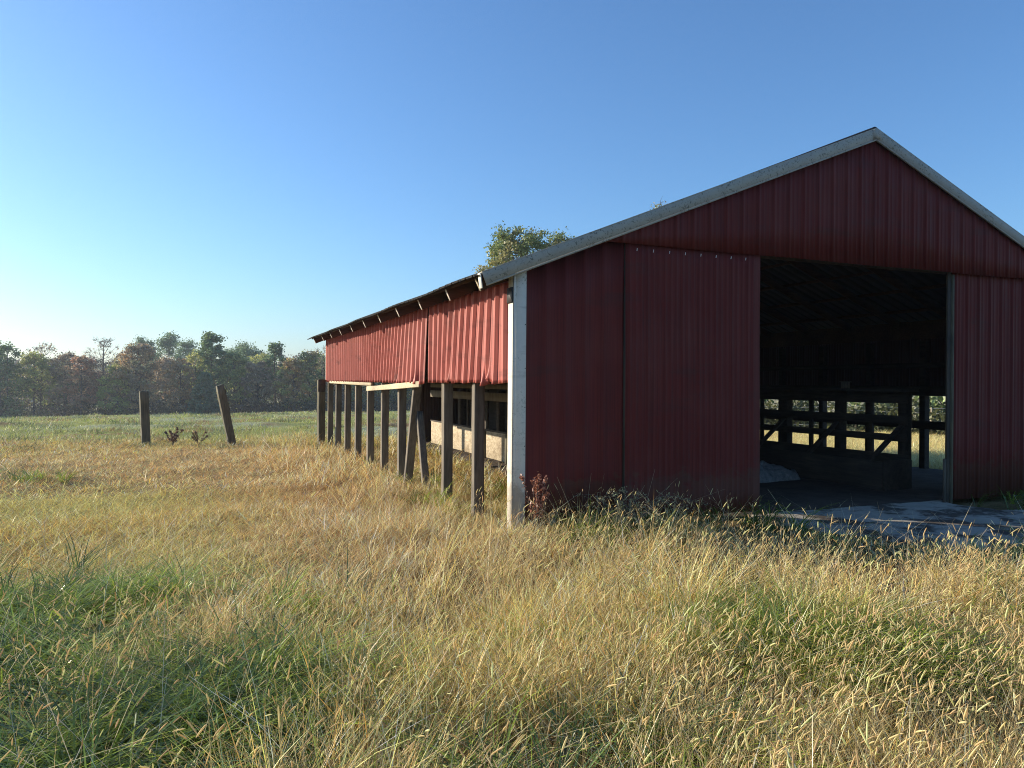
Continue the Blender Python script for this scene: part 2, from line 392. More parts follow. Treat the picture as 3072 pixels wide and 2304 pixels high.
# rake fascia with lower lip
def rake(x0, x1):
    b = MB()
    z0, z1 = zroof(x0), zroof(x1)
    s = (-SLOPE if x0 > W/2-.01 else SLOPE); n = np.array([-s, 0, 1]); n = n/np.linalg.norm(n)
    a = np.array([x0, -.135, z0]); c = np.array([x1, -.135, z1])
    b.beam(a-n*FT*.46, c-n*FT*.46, FT*.80, .014, n, .004)
    b.beam(a-n*FT*.93+np.array([0, .004, 0]), c-n*FT*.93+np.array([0, .004, 0]), FT*.14, .03, n, .006)
    b.beam(a-n*.012+np.array([0, .03, 0]), c-n*.012+np.array([0, .03, 0]), .014, .075, n, .002)
    return b
rake(-.41, W/2).build('rake_fascia', FASCIA, barn)
rake(W/2, W+.41).build('rake_fascia', FASCIA, barn)
b = MB(); b.add([(W/2+sx, yy_, ZA+zz) for yy_ in (-.146, -.128) for sx, zz in ((-.07, -.07*SLOPE-.012), (0, -.010), (.07, -.07*SLOPE-.012), (.07, -.07*SLOPE-.150), (0, -.152), (-.07, -.07*SLOPE-.150))],
      [(0, 5, 4, 1), (1, 4, 3, 2), (6, 7, 10, 11), (7, 8, 9, 10), (0, 1, 7, 6), (1, 2, 8, 7), (2, 3, 9, 8), (3, 4, 10, 9), (4, 5, 11, 10), (5, 0, 6, 11)]); b.build('peak_plate', FASCIA, barn)
b = MB(); zt = zroof(-.41); b.beam((-.418, -.09, zt-.015), (-.395, -.09, zt-FT-.01), .010, .075, (1, 0, 0), .002); b.build('fascia_end', TRIM, barn)
# roof sheets with ribs running down the slope
def roof_side(sgn):
    prof = [(u, h) for (u, h) in rib_profile(-.11, L+.55, False, .02, .02)]
    xs = [W/2+sgn*.02, W/2+sgn*(W/2)*.5, W/2+sgn*(W/2+.45)]
    vs = []
    for k, x in enumerate(xs):
        for (u, h) in prof:
            sag = (-.02+.02*math.sin(u*1.1+k)*(u > 1))*(k == 1)+.008*math.sin(u*2.3)*(k == 2)
            vs.append((x, u, zroof(x)-.024+h+sag))
    n = len(prof)
    q = [(r*n+i, r*n+i+1, (r+1)*n+i+1, (r+1)*n+i) for r in range(2) for i in range(n-1)]
    if sgn > 0: q = [x[::-1] for x in q]
    o = mesh_np('roof', vs, q, None, ROOFM, barn); md = o.modifiers.new('gauge', 'SOLIDIFY'); md.thickness = .002
roof_side(-1); roof_side(1)
b = MB(); b.tube([(W/2, -.118, ZA-.030), (W/2, L+.55, ZA-.030)], .045, 10); b.build('ridge_cap', BLK, barn)
# rafters (with tails) and purlins
for k in range(11):
    y = 1.2*k-.02 if k else .16
    if k == 10: y = 12.1
    for sgn in (-1, 1):
        b = MB(); s = SLOPE*(-sgn); n = np.array([SLOPE*sgn, 0, 1.]); n /= np.linalg.norm(n)
        xe = W/2+sgn*(W/2+.38); a = np.array([W/2+sgn*.03, y, zroof(W/2)-.0]); c = np.array([xe, y, zroof(xe)])
        b.beam(a-n*.115, c-n*.115, .14, .04, n, .003)
        b.build('rafter', BOARDX, barn)
        b = MB(); b.beam(c-n*.115+np.array([sgn*.001, 0, 0]), c-n*.115+np.array([sgn*.006, 0, SLOPE*-.006]), .138, .038, n, .001); b.build('sunlit_rafter_end', TRIM if k else BOARD, barn)  # pale caps put the sunlight on the rafter tails into colour
for sgn in (-1, 1):
    for j in range(8):
        x = W/2+sgn*(.12+j*(W/2+.17)/7); b = MB(); b.beam((x, -.05, zroof(x)-.046), (x, L+.5, zroof(x)-.046), .085, .036, (1, 0, -SLOPE*sgn), .003)
        b.build('purlin', BOARDX, barn)
b = MB(); b.beam((.05, .0, 2.66), (.05, L, 2.66), .34, .04, (0, 0, 1), .004); b.build('wall_plate', BOARDX, barn)
b = MB(); b.beam((W-.05, .0, 2.66), (W-.05, L, 2.66), .34, .04, (0, 0, 1), .004); b.build('wall_plate', BOARDX, barn)
b = MB(); b.beam((-.02, -.04, 2.50), (-.02, .10, 2.50), .16, .05, (0, 0, 1), .004); b.build('soffit_bracket', BLK, barn)
# left side sheets: bent, torn loose at the bottom
def crumple(y, t, kind):
    # t = 0 at the bottom, 1 at the top; returns dx (out = negative), dy, dz
    f = (1-t)
    if kind == 0:
        g_ = sstep(.1, .9, y)
        dx = -.012*f*g_
        dy = .11*f*g_*(1-sstep(1.9, 2.8, y))
        e = f**9
        c1 = math.exp(-((y-.62)/.16)**2); c2 = math.exp(-((y-1.9)/.12)**2)
        dx += -.06*e*c1*math.sin(y*37)-.05*e*c2*math.sin(y*27)-.006*e*math.sin(y*19)
        dz = .05*e*c1*math.sin(y*23+1)+.025*e*c2*math.sin(y*21)+.006*e*math.sin(y*13)
        return dx, dy, dz
    n_ = 1-sstep(3.2, 6.2, y)
    dx = -.042*f*n_
    dy = .20*f*sstep(3.2, 5.0, y)*(1-sstep(6.0, 8.2, y))+.0*f*n_
    e = f**10; c1 = math.exp(-((y-3.5)/.2)**2); c2 = math.exp(-((y-4.6)/.15)**2)
    dx += -.05*e*c1*math.sin(y*29)-.04*e*c2*math.sin(y*25)
    dz = .022*e*c1*math.sin(y*19)+.008*e*math.sin(y*11)-.015*n_*f
    return dx, dy, dz
def side_sheet(u0, u1, kind, off):
    def pl(u, z, h):
        t = (z-1.595)/(2.66-1.595); dx, dy, dz = crumple(u, min(1, max(0, t)), kind)
        return (-.018-h+dx, u+dy, z+dz)
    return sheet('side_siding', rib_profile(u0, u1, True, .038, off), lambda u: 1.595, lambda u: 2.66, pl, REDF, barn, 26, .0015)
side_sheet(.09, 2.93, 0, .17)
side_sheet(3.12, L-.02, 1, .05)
b = MB(); b.box(-.05, -.012, L-.02, L+.03, 1.58, 2.5, .001); b.build('corner_trim', TRIM, barn)
# boards nailed along the loose edge
b = MB(); b.beam((-.03, 6.78, 1.555), (-.03, 11.6, 1.590), .060, .035, (0, 0, 1), .003); b.build('skirt_board', BOARD, barn)
b = MB(); b.beam((-.075, 6.95, 1.47), (-.075, 3.30, 1.572), .085, .035, (0, 0, 1), .003); b.build('loose_board', BOARD, barn)
b = MB(); b.beam((.045, .1, 1.66), (.045, L, 1.66), .14, .035, (0, 0, 1), .003); b.build('girt', BOARDX, barn)
b = MB(); b.beam((.045, .1, 2.1), (.045, L, 2.1), .09, .035, (0, 0, 1), .003); b.build('girt', BOARDX, barn)
# side posts
for k in range(1, 11):
    if k == 3: continue
    y = L*k/10+.02; zt = 2.48; ln = .0
    b = MB(); lx = random.uniform(-.008, .008); ly = random.uniform(-.01, .01)
    b.beam((.085+lx, y+ly+.06, -.3), (.085, y+.06, zt), .125, .115, (1, 0, 0), .006); b.build('post', POSTW, barn)
b = MB(); b.beam((.02, 4.42, -.25), (.06, 3.90, 1.60), .125, .09, (1, 0, 0), .006); b.build('brace', POSTW, barn)
b = MB(); b.beam((.10, 3.55, .0), (.12, 4.02, 1.15), .10, .09, (1, 0, 0), .006); b.build('brace', POSTW, barn)
b = MB(); b.box(.03, .17, .03, .16, -.3, 2.45, .006); b.build('post', POSTW, barn)
# right wall: posts, upper sheet, a rail
for k in range(0, 11):
    y = 4.19+(k-3)*1.25+.06
    if y < .1: y = .1
    b = MB(); b.box(W-.15, W-.02, y-.06, y+.06, -.3, 2.45, .006); b.build('post', DARKW, barn)
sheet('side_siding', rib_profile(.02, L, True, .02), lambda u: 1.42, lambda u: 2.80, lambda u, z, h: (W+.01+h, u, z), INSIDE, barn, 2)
b = MB(); b.beam((W-.17, .1, .865), (W-.17, L, .865), .15, .038, (0, 0, 1), .004); b.build('rail', DARKW, barn)
b = MB(); b.beam((W-.17, .1, 1.50), (W-.17, L, 1.50), .18, .038, (0, 0, 1), .004); b.build('girt', DARKW, barn)
b = MB(); b.beam((W-.17, .1, 1.98), (W-.17, L, 1.98), .10, .038, (0, 0, 1), .004); b.build('girt', DARKW, barn)
# back wall (aisles left open low down) and its frame
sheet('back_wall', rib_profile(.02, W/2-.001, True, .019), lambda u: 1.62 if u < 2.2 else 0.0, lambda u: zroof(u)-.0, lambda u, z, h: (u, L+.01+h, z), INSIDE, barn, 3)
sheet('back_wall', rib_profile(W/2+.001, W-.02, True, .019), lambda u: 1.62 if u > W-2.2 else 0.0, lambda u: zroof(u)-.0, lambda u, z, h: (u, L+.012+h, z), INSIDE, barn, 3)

# ------------------------------------------------------------------ feed bunks along both alley sides
def feed_bunk(xs, xo, label, left):
    """xs: post line, xo: outer (alley) face of the trough"""
    r = empty('feed_bunk', (xs, .9, 0)); tag(r, label, 'feed bunk', 'timber feed bunks along the barn alley')
    def P(b, name, mat):
        o = b.build(name, mat, r, origin=(xs, .9, 0)); return o
    sg = 1 if xo > xs else -1
    ys = [1.34+1.27*k for k in range(9)] if not left else [.95+1.2*k for k in range(9)]; y0 = 1.17
    for y in ys:
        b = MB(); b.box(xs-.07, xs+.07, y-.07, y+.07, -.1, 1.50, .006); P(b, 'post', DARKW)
    y1 = ys[-1]
    if left:
        b = MB(); b.box(xs-.095, xs-.078, .95, 11.55, .05, .60, .002); P(b, 'trough_panel', OSB)
        b = MB(); b.box(xs-.105, xs-.06, .9, 11.6, .602, .635, .003); P(b, 'trough_cap', DARKW)
        b = MB(); b.box(xo-.01, xo+.01, .9, y1, .0, .45, .002); P(b, 'trough_panel', DARKW)
        for z, hh in ((1.31, .17), (1.52, .10)):
            b = MB(); b.beam((xs-.09, .9, z), (xs-.09, 11.6, z), hh, .035, (0, 0, 1), .004); P(b, 'rail', POSTW)
        for y in np.arange(1.5, 11.4, .62):
            b = MB(); b.box(xs-.02, xs+.02, y-.045, y+.045, .63, 1.45, .004); P(b, 'slat', DARKW)
        for y in (10.1, 7.6, 6.37):
            b = MB(); b.box(xs-.125, xs-.10, y-.05, y+.05, .0, .60, .003); P(b, 'shadow_strip', POSTD)  # thin dark strips standing in for side post shadows on the board
        # closed boarding behind the slats
        b = MB(); b.box(xo+.30, xo+.32, 2.0, L-.1, .0, 1.75, .003); P(b, 'back_board', DARKW)
    else:
        b = MB(); b.box(xo-.012, xo+.012, y0, y1, .0, .45, .003); P(b, 'trough_panel', DARKW)
        b = MB(); b.box(xo+.012, xs-.07, y0-.02, y0+.01, .0, .47, .003); P(b, 'trough_end', DARKW)
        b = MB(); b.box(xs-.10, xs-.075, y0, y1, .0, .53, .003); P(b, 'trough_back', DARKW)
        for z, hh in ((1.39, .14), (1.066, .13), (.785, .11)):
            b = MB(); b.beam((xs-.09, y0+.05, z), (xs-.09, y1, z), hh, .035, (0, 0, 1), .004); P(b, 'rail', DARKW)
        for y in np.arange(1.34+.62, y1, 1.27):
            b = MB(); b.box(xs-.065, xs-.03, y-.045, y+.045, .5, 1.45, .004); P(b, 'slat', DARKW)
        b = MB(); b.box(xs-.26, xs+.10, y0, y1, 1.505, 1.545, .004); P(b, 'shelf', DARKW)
        for y in ys[:6]:
            b = MB(); b.beam((xo+.03, y+.14, .40), (xs-.09, y-.02, .98), .09, .04, (0, 1, 0), .004); P(b, 'brace', DARKW)
    return r
feed_bunk(2.62, 3.2, 'feed bunk with pale strand board kickplate behind the open side posts', True)
feed_bunk(7.15, 6.50, 'dark timber feed bunk with rails and braces seen through doorway', False)
# small lidded tin on the shelf
b = MB(); b.tube([(0, 0, 0), (0, 0, .10)], [.07, .07], 12); b.tube([(0, 0, .10), (0, 0, .115)], [.10, .095], 12)
o = b.build('feed_tin', POSTW); o.location = (6.98, 2.35, 1.548); tag(o, 'small round feed tin standing on the dark bunk shelf', 'tin')
# floor
b = MB(); 
fx = np.linspace(1.6, W+.02, 70); fy = np.linspace(.12, L, 80); FX, FY = np.meshgrid(fx, fy)
FZ = .03+(fbm(FX, FY, .7, 21)-.5)*.07-.08*(1-sstep(1.6, 2.2, FX)); n_ = len(fx); i_, j_ = np.meshgrid(np.arange(n_-1), np.arange(len(fy)-1)); k_ = (j_*n_+i_).ravel()
o = mesh_np('barn_floor', np.stack([FX, FY, FZ], -1).reshape(-1, 3), np.stack([k_, k_+1, k_+n_+1, k_+n_], 1), None, DIRT, smooth=True); tag(o, kind='structure')
# concrete apron
ax = np.linspace(0, 1, 60); ay = np.linspace(0, 1, 34); AX, AY = np.meshgrid(ax, ay)
yy = .14-AY*2.15; x0 = 3.02+np.clip(-yy, 0, 3)*.42+.05*np.sin(yy*9); x1 = 6.45+sstep(.7, 1.3, -yy)*2.2+.08*np.sin(yy*7)
XX = x0+(x1-x0)*AX; yy = yy-.12*np.sin(XX*1.7)*AY
ZZ = ground_z(XX, yy)*0+.035+(fbm(XX, yy, .5, 31)-.5)*.03-.012*((yy < -.62) & (yy > -.72)); edge = np.minimum(np.minimum(AX, 1-AX)*40, (1-AY)*25); ZZ = ZZ-.10*(1-np.clip(edge, 0, 1))
n_ = 60; i_, j_ = np.meshgrid(np.arange(n_-1), np.arange(33)); k_ = (j_*n_+i_).ravel()
o = mesh_np('concrete_apron', np.stack([XX, yy, ZZ], -1).reshape(-1, 3), np.stack([k_, k_+1, k_+n_+1, k_+n_], 1)[:, ::-1], None, CONC, smooth=True); tag(o, kind='structure')
# crumpled sack and hay heap
def heap(name, cx, cy, rx, ry, h, mat, seed, sc=.22, amp=.5, n=46):
    t = np.linspace(0, 2*PI, n, endpoint=False); r = np.linspace(0, 1, 16)
    T, R = np.meshgrid(t, r); ex = 1+.18*np.sin(3*T+seed)+.1*np.sin(7*T)
    X = cx+rx*R*np.cos(T)*ex; Y = cy+ry*R*np.sin(T)*ex
    Z = h*np.sqrt(np.clip(1-R**2.2, 0, 1))*(1-amp/2+amp*fbm(X, Y, sc, seed))+.03+.03*(fbm(X, Y, .06, seed+2)-.5)*(R < .98)
    q = []; 
    for a in range(15):
        for i in range(n): j = (i+1) % n; q.append((a*n+i, (a+1)*n+i, (a+1)*n+j, a*n+j))
    o = mesh_np(name, np.stack([X-cx, Y-cy, Z], -1).reshape(-1, 3), q, None, mat, smooth=(mat is HAY)); o.location = (cx, cy, 0); return o
tag(heap('feed_sack', 5.45, 2.75, .72, .34, .26, SACK, 3, .12, .9), 'crumpled pale plastic sack on the dirt floor inside doorway', 'sack')
tag(heap('hay_heap', 5.35, 3.9, .62, .6, .95, HAY, 5, .3, .6), 'brown heap of old hay behind sack inside the barn', 'hay heap')
tag(heap('soil_bank', 2.2, 8.2, .20, 3.6, .05, DIRT, 9, .3, .9), 'bare brown soil bank heaped along the strand board', 'soil bank')

# ------------------------------------------------------------------ fence posts
def rough_up(o, st, sc=.10):
    sd = o.modifiers.new('s', 'SUBSURF'); sd.subdivision_type = 'SIMPLE'; sd.levels = 2; sd.render_levels = 3
    tx = bpy.data.textures.new('n', 'CLOUDS'); tx.noise_scale = sc
    dm = o.modifiers.new('d', 'DISPLACE'); dm.texture = tx; dm.strength = st; dm.mid_level = .5
for o in barn.children:
    if o.name.startswith(('post', 'brace', 'loose_board')): rough_up(o, .014)
def fence_post(x, y, h, wd, lean, label, split=False, cap=False):
    z = float(ground_z(x, y)); r = empty('fence_post', (x, y, z)); tag(r, label, 'fence post', 'old timber fence posts beyond the barn side')
    b = MB(); n = 7
    for k in range(n): pass
    b.beam((0, 0, -.3), (lean[0], lean[1], h), wd, wd*.85, (1, .25, 0), .014)
    if split: b.beam((wd*.40, .0, -.3), (wd*.44+lean[0]*.9, lean[1]*.9, h*.93), wd*.22, wd*.7, (1, .25, 0), .01)
    o = b.build('post_body', POSTD, r)
    sd = o.modifiers.new('s', 'SUBSURF'); sd.subdivision_type = 'SIMPLE'; sd.levels = 2; sd.render_levels = 3
    tx = bpy.data.textures.new('n', 'CLOUDS'); tx.noise_scale = .12
    dm = o.modifiers.new('d', 'DISPLACE'); dm.texture = tx; dm.strength = .045; dm.mid_level = .5
    if cap:
        b = MB(); b.beam((lean[0]*.8, -wd*.46, h-.30), (lean[0], -wd*.46, h+.01), wd*1.05, .03, (1, 0, 0), .004); b.build('nailed_block', DARKW, r)
    return r
fence_post(-4.21, 13.92, 1.34, .195, (-.07, 0), 'upright mossy fence post, leftmost of the old posts')
fence_post(-2.16, 13.10, 1.50, .175, (-.36, .05), 'fence post leaning hard to the left, split down its side', True)
fence_post(-.15, 12.22, 1.66, .17, (.0, .0), 'grey fence post with nailed block beside the far barn corner', False, True)

# ------------------------------------------------------------------ grass
def blades(px, py, az, h, lean, bend, wd, col, segs=(0, .42, .76, 1.0), wprof=(1, .95, .62, .10), z0=None, tw=None):
    n = len(px); z0 = ground_z(px, py)-.02 if z0 is None else z0
    dx, dy = np.cos(az), np.sin(az); tw = az+PI/2+rng.normal(0, .5, n) if tw is None else tw
    sx, sy = np.cos(tw), np.sin(tw)
    V = np.empty((n, len(segs), 2, 3), np.float32)
    for k, (t, wp) in enumerate(zip(segs, wprof)):
        out_ = h*(lean*t+bend*t*t); up = h*(t*(1-.25*lean)-.38*bend*t*t)
        cx = px+dx*out_; cyy = py+dy*out_; cz = z0+up; hw = wd*wp*.5
        V[:, k, 0, 0] = cx-sx*hw; V[:, k, 0, 1] = cyy-sy*hw; V[:, k, 0, 2] = cz
        V[:, k, 1, 0] = cx+sx*hw; V[:, k, 1, 1] = cyy+sy*hw; V[:, k, 1, 2] = cz
    m = len(segs); base = (np.arange(n)*m*2)[:, None]
    q = np.concatenate([np.stack([base[:, 0]+2*k, base[:, 0]+2*k+1, base[:, 0]+2*k+3, base[:, 0]+2*k+2], 1) for k in range(m-1)])
    tip = np.stack([cx, cyy, cz], 1); t1, t2 = .9, 1.0
    axd = np.stack([dx*h*(lean+2*bend), dy*h*(lean+2*bend), h*(1-.25*lean-.76*bend)], 1)
    axd /= np.linalg.norm(axd, axis=1)[:, None]
    return V.reshape(-1, 3), q, np.repeat(col, m*2, axis=0), tip, axd
def heads(tip, ax, ln, r, col, sides=5):
    n = len(tip); ref = np.array([.3, .2, .93]); u = np.cross(ax, ref); u /= np.linalg.norm(u, axis=1)[:, None]+1e-6; v = np.cross(ax, u)
    drop = np.stack([ax[:, 0]*.12, ax[:, 1]*.12, -np.full(n, .05)], 1)
    rings = [(-.15, .25), (.1, .9), (.5, 1.0), (.85, .75), (1.0, .15)]
    V = np.empty((n, len(rings), sides, 3), np.float32)
    for k, (t, rr) in enumerate(rings):
        c = tip+ax*(ln*t)[:, None]+drop*(ln*t*t)[:, None]
        for s in range(sides):
            a = s*2*PI/sides
            V[:, k, s] = c+(u*math.cos(a)+v*math.sin(a))*(r*rr)[:, None]
    base = np.arange(n)*len(rings)*sides; q = []
    for k in range(len(rings)-1):
        for s in range(sides):
            s2 = (s+1) % sides; q.append(np.stack([base+k*sides+s, base+k*sides+s2, base+(k+1)*sides+s2, base+(k+1)*sides+s], 1))
    return V.reshape(-1, 3), np.concatenate(q), np.repeat(col, len(rings)*sides, axis=0)
#        x, y, radius along x, along y, kind, strength  (kinds: 0 gold 1 russet 2 yellow-green 3 green 4 deep green)
PATCH = [(.12, -3.5, .5, .30, 3, 3.0), (.55, -4.0, .5, .30, 4, 3.4), (.50, -2.55, .8, .35, 2, 1.8), (-1.05, -3.1, .22, .22, 3, 2.4),
         (-3.67, -1.45, .55, .45, 3, 2.4), (-3.95, -2.3, .7, .7, 4, 2.2), (-3.05, -3.55, .6, .45, 4, 2.4), (-2.65, -3.25, .45, .35, 3, 2.0),
         (-3.4, -3.95, .8, .45, 4, 2.2), (-2.46, -1.9, .3, .22, 3, 1.8), (-4.6, -1.0, .9, .7, 3, 1.5), (-4.57, 4.1, 1.6, 1.6, 2, 2.0),
         (-3.3, -.1, .9, .6, 2, 1.3), (-5.5, 7.0, .5, .5, 3, 2.2), (-1.74, .5, 1.6, 2.6, 1, 1.6), (-1.0, 5, 2.2, 3.5, 1, 1.8),
         (-3.6, 9.0, 4.5, 2.6, 1, 2.2), (-.1, 1.3, .9, 1.6, 2, 1.4), (.9, 2.5, .8, 3, 2, 1.2), (.62, -.55, .8, .35, 4, 1.8), (1.3, -.35, .8, .35, 3, 1.4),
         (4.7, -2.2, 2.2, .4, 3, 1.5), (8, -.7, 2.0, .9, 4, 3.5), (2.6, -.4, .7, .5, 4, 3.0), (-1.9, -4.3, .7, .35, 1, 1.0), (-.9, -4.4, .3, .3, 3, 1.6), (-1.8, -4.75, .6, .3, 3, 1.4),
         (-.3, -3.2, 1.8, .9, 0, 1.2), (1.5, -3.2, 1.6, .8, 0, 1.8), (.2, -4.8, 1.2, .5, 0, 1.0), (-3.2, -1.0, 1.4, .6, 0, .8), (-2.4, -.9, 1.0, 1.0, 1, .7),
         (-3.4, .8, 1.5, 1.3, 2, 1.1), (-4.4, 2.2, 1.3, 1.0, 0, .8), (-4.6, .6, 1.5, .6, 0, .9), (-4.4, 1.2, 2.4, 1.5, 2, 1.0), (-3.8, 1.6, 2.2, 1.6, 0, 1.0), (-3.1, -.8, 1.2, .6, 2, 1.2), (-5.5, 4.0, 2.5, 1.5, 2, 1.4)]
COLS = np.array([(.90, .62, .20), (.84, .57, .26), (.92, .76, .26), (.38, .45, .06), (.12, .185, .026)])
def kinds(x, y):
    Wt = np.zeros((5, len(x)))
    Wt[0] = .95+1.1*fbm(x, y, 1.1, 41); Wt[1] = .55+1.1*fbm(x, y, 1.5, 43); Wt[2] = .15+1.3*fbm(x, y, 1.2, 47)
    Wt[3] = -.55+1.9*fbm(x, y, .9, 53)+.8*sstep(-1.8, -3.2, x)*sstep(.5, -1.5, y); Wt[4] = -.95+1.9*fbm(x, y, .8, 59)
    for (cx, cyy, rx, ry, k, s) in PATCH:
        Wt[k] += s*np.exp(-((x-cx)/rx)**2-((y-cyy)/ry)**2)
    P = np.exp(Wt*2.1); P /= P.sum(0); c = np.cumsum(P, 0); u = rng.random(len(x))
    return np.minimum((u[None] > c).sum(0), 4)
def sample(n, r0, r1, az0=-46, az1=46):
    a = np.radians(rng.uniform(az0, az1, n))+YAW; r = np.sqrt(rng.uniform(r0*r0, r1*r1, n))
    x = CAM.x+r*np.sin(a); y = CAM.y+r*np.cos(a); return x, y, r
def allowed(x, y):
    inb = (x > 1.95) & (x < W+.05) & (y > -.05) & (y < L+.1); inb |= (x > .0) & (y > -.06) & (y < .35) & (x < W)
    xl = 3.05+np.clip(-y, 0, 3)*.42; xr = 6.4+sstep(.7, 1.3, -y)*2.2
    ap = (x > xl+rng.normal(0, .04, len(x))) & (x < xr+rng.normal(0, .05, len(x))) & (y > -1.95-.1*np.sin(x*1.7)+rng.normal(0, .05, len(x))) & (y < .2)
    return ~(inb | ap)
GM = [(-3.65, -1.45, .45, .38), (-3.95, -2.35, .5, .5), (-3.05, -3.5, .5, .38), (-2.65, -3.2, .3, .25), (-3.4, -3.95, .5, .35), (.14, -3.52, .45, .26), (.52, -3.95, .45, .28), (-1.05, -3.1, .16, .16), (-2.46, -1.9, .2, .18), (-1.8, -4.7, .35, .25)]
def greenmask(x, y):
    m_ = np.zeros(len(x))
    for (cx, cyy, rx, ry) in GM: m_ = np.maximum(m_, np.exp(-((x-cx)/rx)**2-((y-cyy)/ry)**2))
    return m_
def grass_layer(name, n, r0, r1, wmul, hmul, label, az=(-46, 46), per=17, filt=None, trad=.045):
    nt_ = n//per
    tx, ty, tr = sample(nt_, r0, r1, *az); ok = allowed(tx, ty)
    if filt is not None: ok &= filt(tx, ty, tr)
    ok &= rng.random(nt_) < .10+1.1*sstep(.34, .62, .5*vnoise(tx, ty, .34, 71)+.5*vnoise(tx, ty, .13, 72))
    tx, ty, tr = tx[ok], ty[ok], tr[ok]; nt_ = len(tx)
    tk = kinds(tx, ty); thh = rng.uniform(.50, 1.25, nt_); tv = np.exp(rng.normal(0, .20, nt_)); trd = trad*rng.uniform(.5, 1.7, nt_)*wmul**.5
    taz = rng.uniform(0, 2*PI, nt_)
    nb_ = (per*(1+.7*sstep(-.9, -2.6, tx)*sstep(-2.6, -.6, ty))).astype(int); id_ = np.repeat(np.arange(nt_), nb_); n = len(id_)
    ox = rng.normal(0, 1, n); oy = rng.normal(0, 1, n)
    x = tx[id_]+ox*trd[id_]; y = ty[id_]+oy*trd[id_]; okb = allowed(x, y); id_, x, y, ox, oy = id_[okb], x[okb], y[okb], ox[okb], oy[okb]; n = len(x)
    k = np.where(rng.random(n) < .18, kinds(x, y), tk[id_])
    hh = np.array([.44, .34, .20, .36, .38])[k]
    tall = .48+1.05*fbm(x, y, 1.1, 61)-.35*sstep(.50, .72, vnoise(x, y, .55, 66))
    left = sstep(-.9, -2.6, x)*sstep(-2.6, -.6, y)
    h = hh*tall*(1-.66*left)*(1-.62*sstep(1.7, 2.6, x)*sstep(-3.1, -2.5, y)*(1-sstep(6.2, 7, x)*sstep(-1.4, -1, y)))*thh[id_]*rng.uniform(.25, 1.08, n)*hmul
    short = np.exp(-((x-.9)/.9)**2-((y-5)/6)**2); h *= (1+.12*short)*(1-.45*greenmask(x, y))
    green = k >= 3
    az_ = np.arctan2(oy, ox)+rng.normal(0, .55, n); rd = np.hypot(ox, oy)
    mt = rng.random(n) < .34; az_ = np.where(mt, taz[id_]+rng.normal(0, .4, n), az_)
    lean = np.where(green, rng.uniform(.1, .6, n), rng.uniform(.02, .50, n)**1.3)+.16*rd+.45*left*rng.random(n)**2+np.where(mt, .35, 0)
    bend = np.where(green, rng.uniform(.35, 1.2, n), rng.uniform(.0, .5, n))
    wd = np.where(green, rng.uniform(.0045, .0095, n), rng.uniform(.0022, .0052, n))*wmul
    v_ = (np.exp(rng.normal(-.08, .50, n))*tv[id_])[:, None]; hue = (rng.normal(0, .08, n)+rng.normal(0, .10, nt_)[id_])[:, None]*np.array([[1, 0, -1]])
    col = np.clip(COLS[k]*v_*(1+hue), .01, .95)
    dead = (rng.random(n) < .16+.38*left)[:, None]; col = np.where(dead, np.array([[.84, .69, .38]])*v_, col)
    V, Q, CC, tip, ax = blades(x, y, az_, h, lean, bend, wd, np.clip(col, .01, .92))
    o = mesh_np(name, V, Q, None, GRASS, col=CC); tag(o, label, 'grass', kind='stuff')
    return o
grass_layer('tall_grass', 120000, 1.2, 5.4, 1.0, 1.0, 'tall mixed golden and green meadow grass in the foreground')
grass_layer('tall_grass', 165000, 5.2, 11, 1.35, 1.0, 'dry tan and green grass around the barn corner', (-46, 46))
grass_layer('dry_grass', 130000, 10.8, 24, 2.4, .95, 'russet dry grass between barn and fence posts', (-46, 12), filt=lambda x, y, r: (.9238*(y+7.15)+.3827*(x+2.98) < 20+2.5*vnoise(x, y, 2.2, 5)) & (x < 2.5), trad=.07)
# broad arching blades of coarse green grass in clumps
def coarse(spots):
    X, Y, A, Hh, Cc = [], [], [], [], []
    for (cx, cyy, rr, nb, dark) in spots:
        for q in range(nb):
            bx = cx+rng.normal(0, rr); by = cyy+rng.normal(0, rr*.7); m_ = rng.integers(10, 24); a0 = rng.uniform(0, 2*PI)
            X += list(bx+rng.normal(0, .02, m_)); Y += list(by+rng.normal(0, .02, m_)); A += list(rng.uniform(0, 2*PI, m_) if rng.random() < .5 else a0+rng.normal(0, .6, m_))
            hh = rng.uniform(.32, .56); Hh += list(hh*rng.uniform(.6, 1.1, m_))
            c = np.array([.11, .17, .026]) if rng.random() < dark else np.array([.33, .42, .055]); Cc += list(c*np.exp(rng.normal(0, .25, (m_, 1))))
    X, Y, A, Hh, Cc = map(np.array, (X, Y, A, Hh, Cc)); n = len(X); ok = allowed(X, Y); X, Y, A, Hh, Cc = X[ok], Y[ok], A[ok], Hh[ok], Cc[ok]; n = len(X)
    V, Q, CC, t_, a_ = blades(X, Y, A, Hh, rng.uniform(.15, .5, n), rng.uniform(.5, 1.35, n), rng.uniform(.0055, .0105, n), Cc, (0, .25, .5, .75, 1.0), (.8, 1, .95, .7, .12), tw=A+PI/2+rng.normal(0, .25, n))
    tag(mesh_np('coarse_grass', V, Q, None, COARSE, col=CC), 'clumps of broad arching green grass blades, glossy in sun', 'grass', kind='stuff')
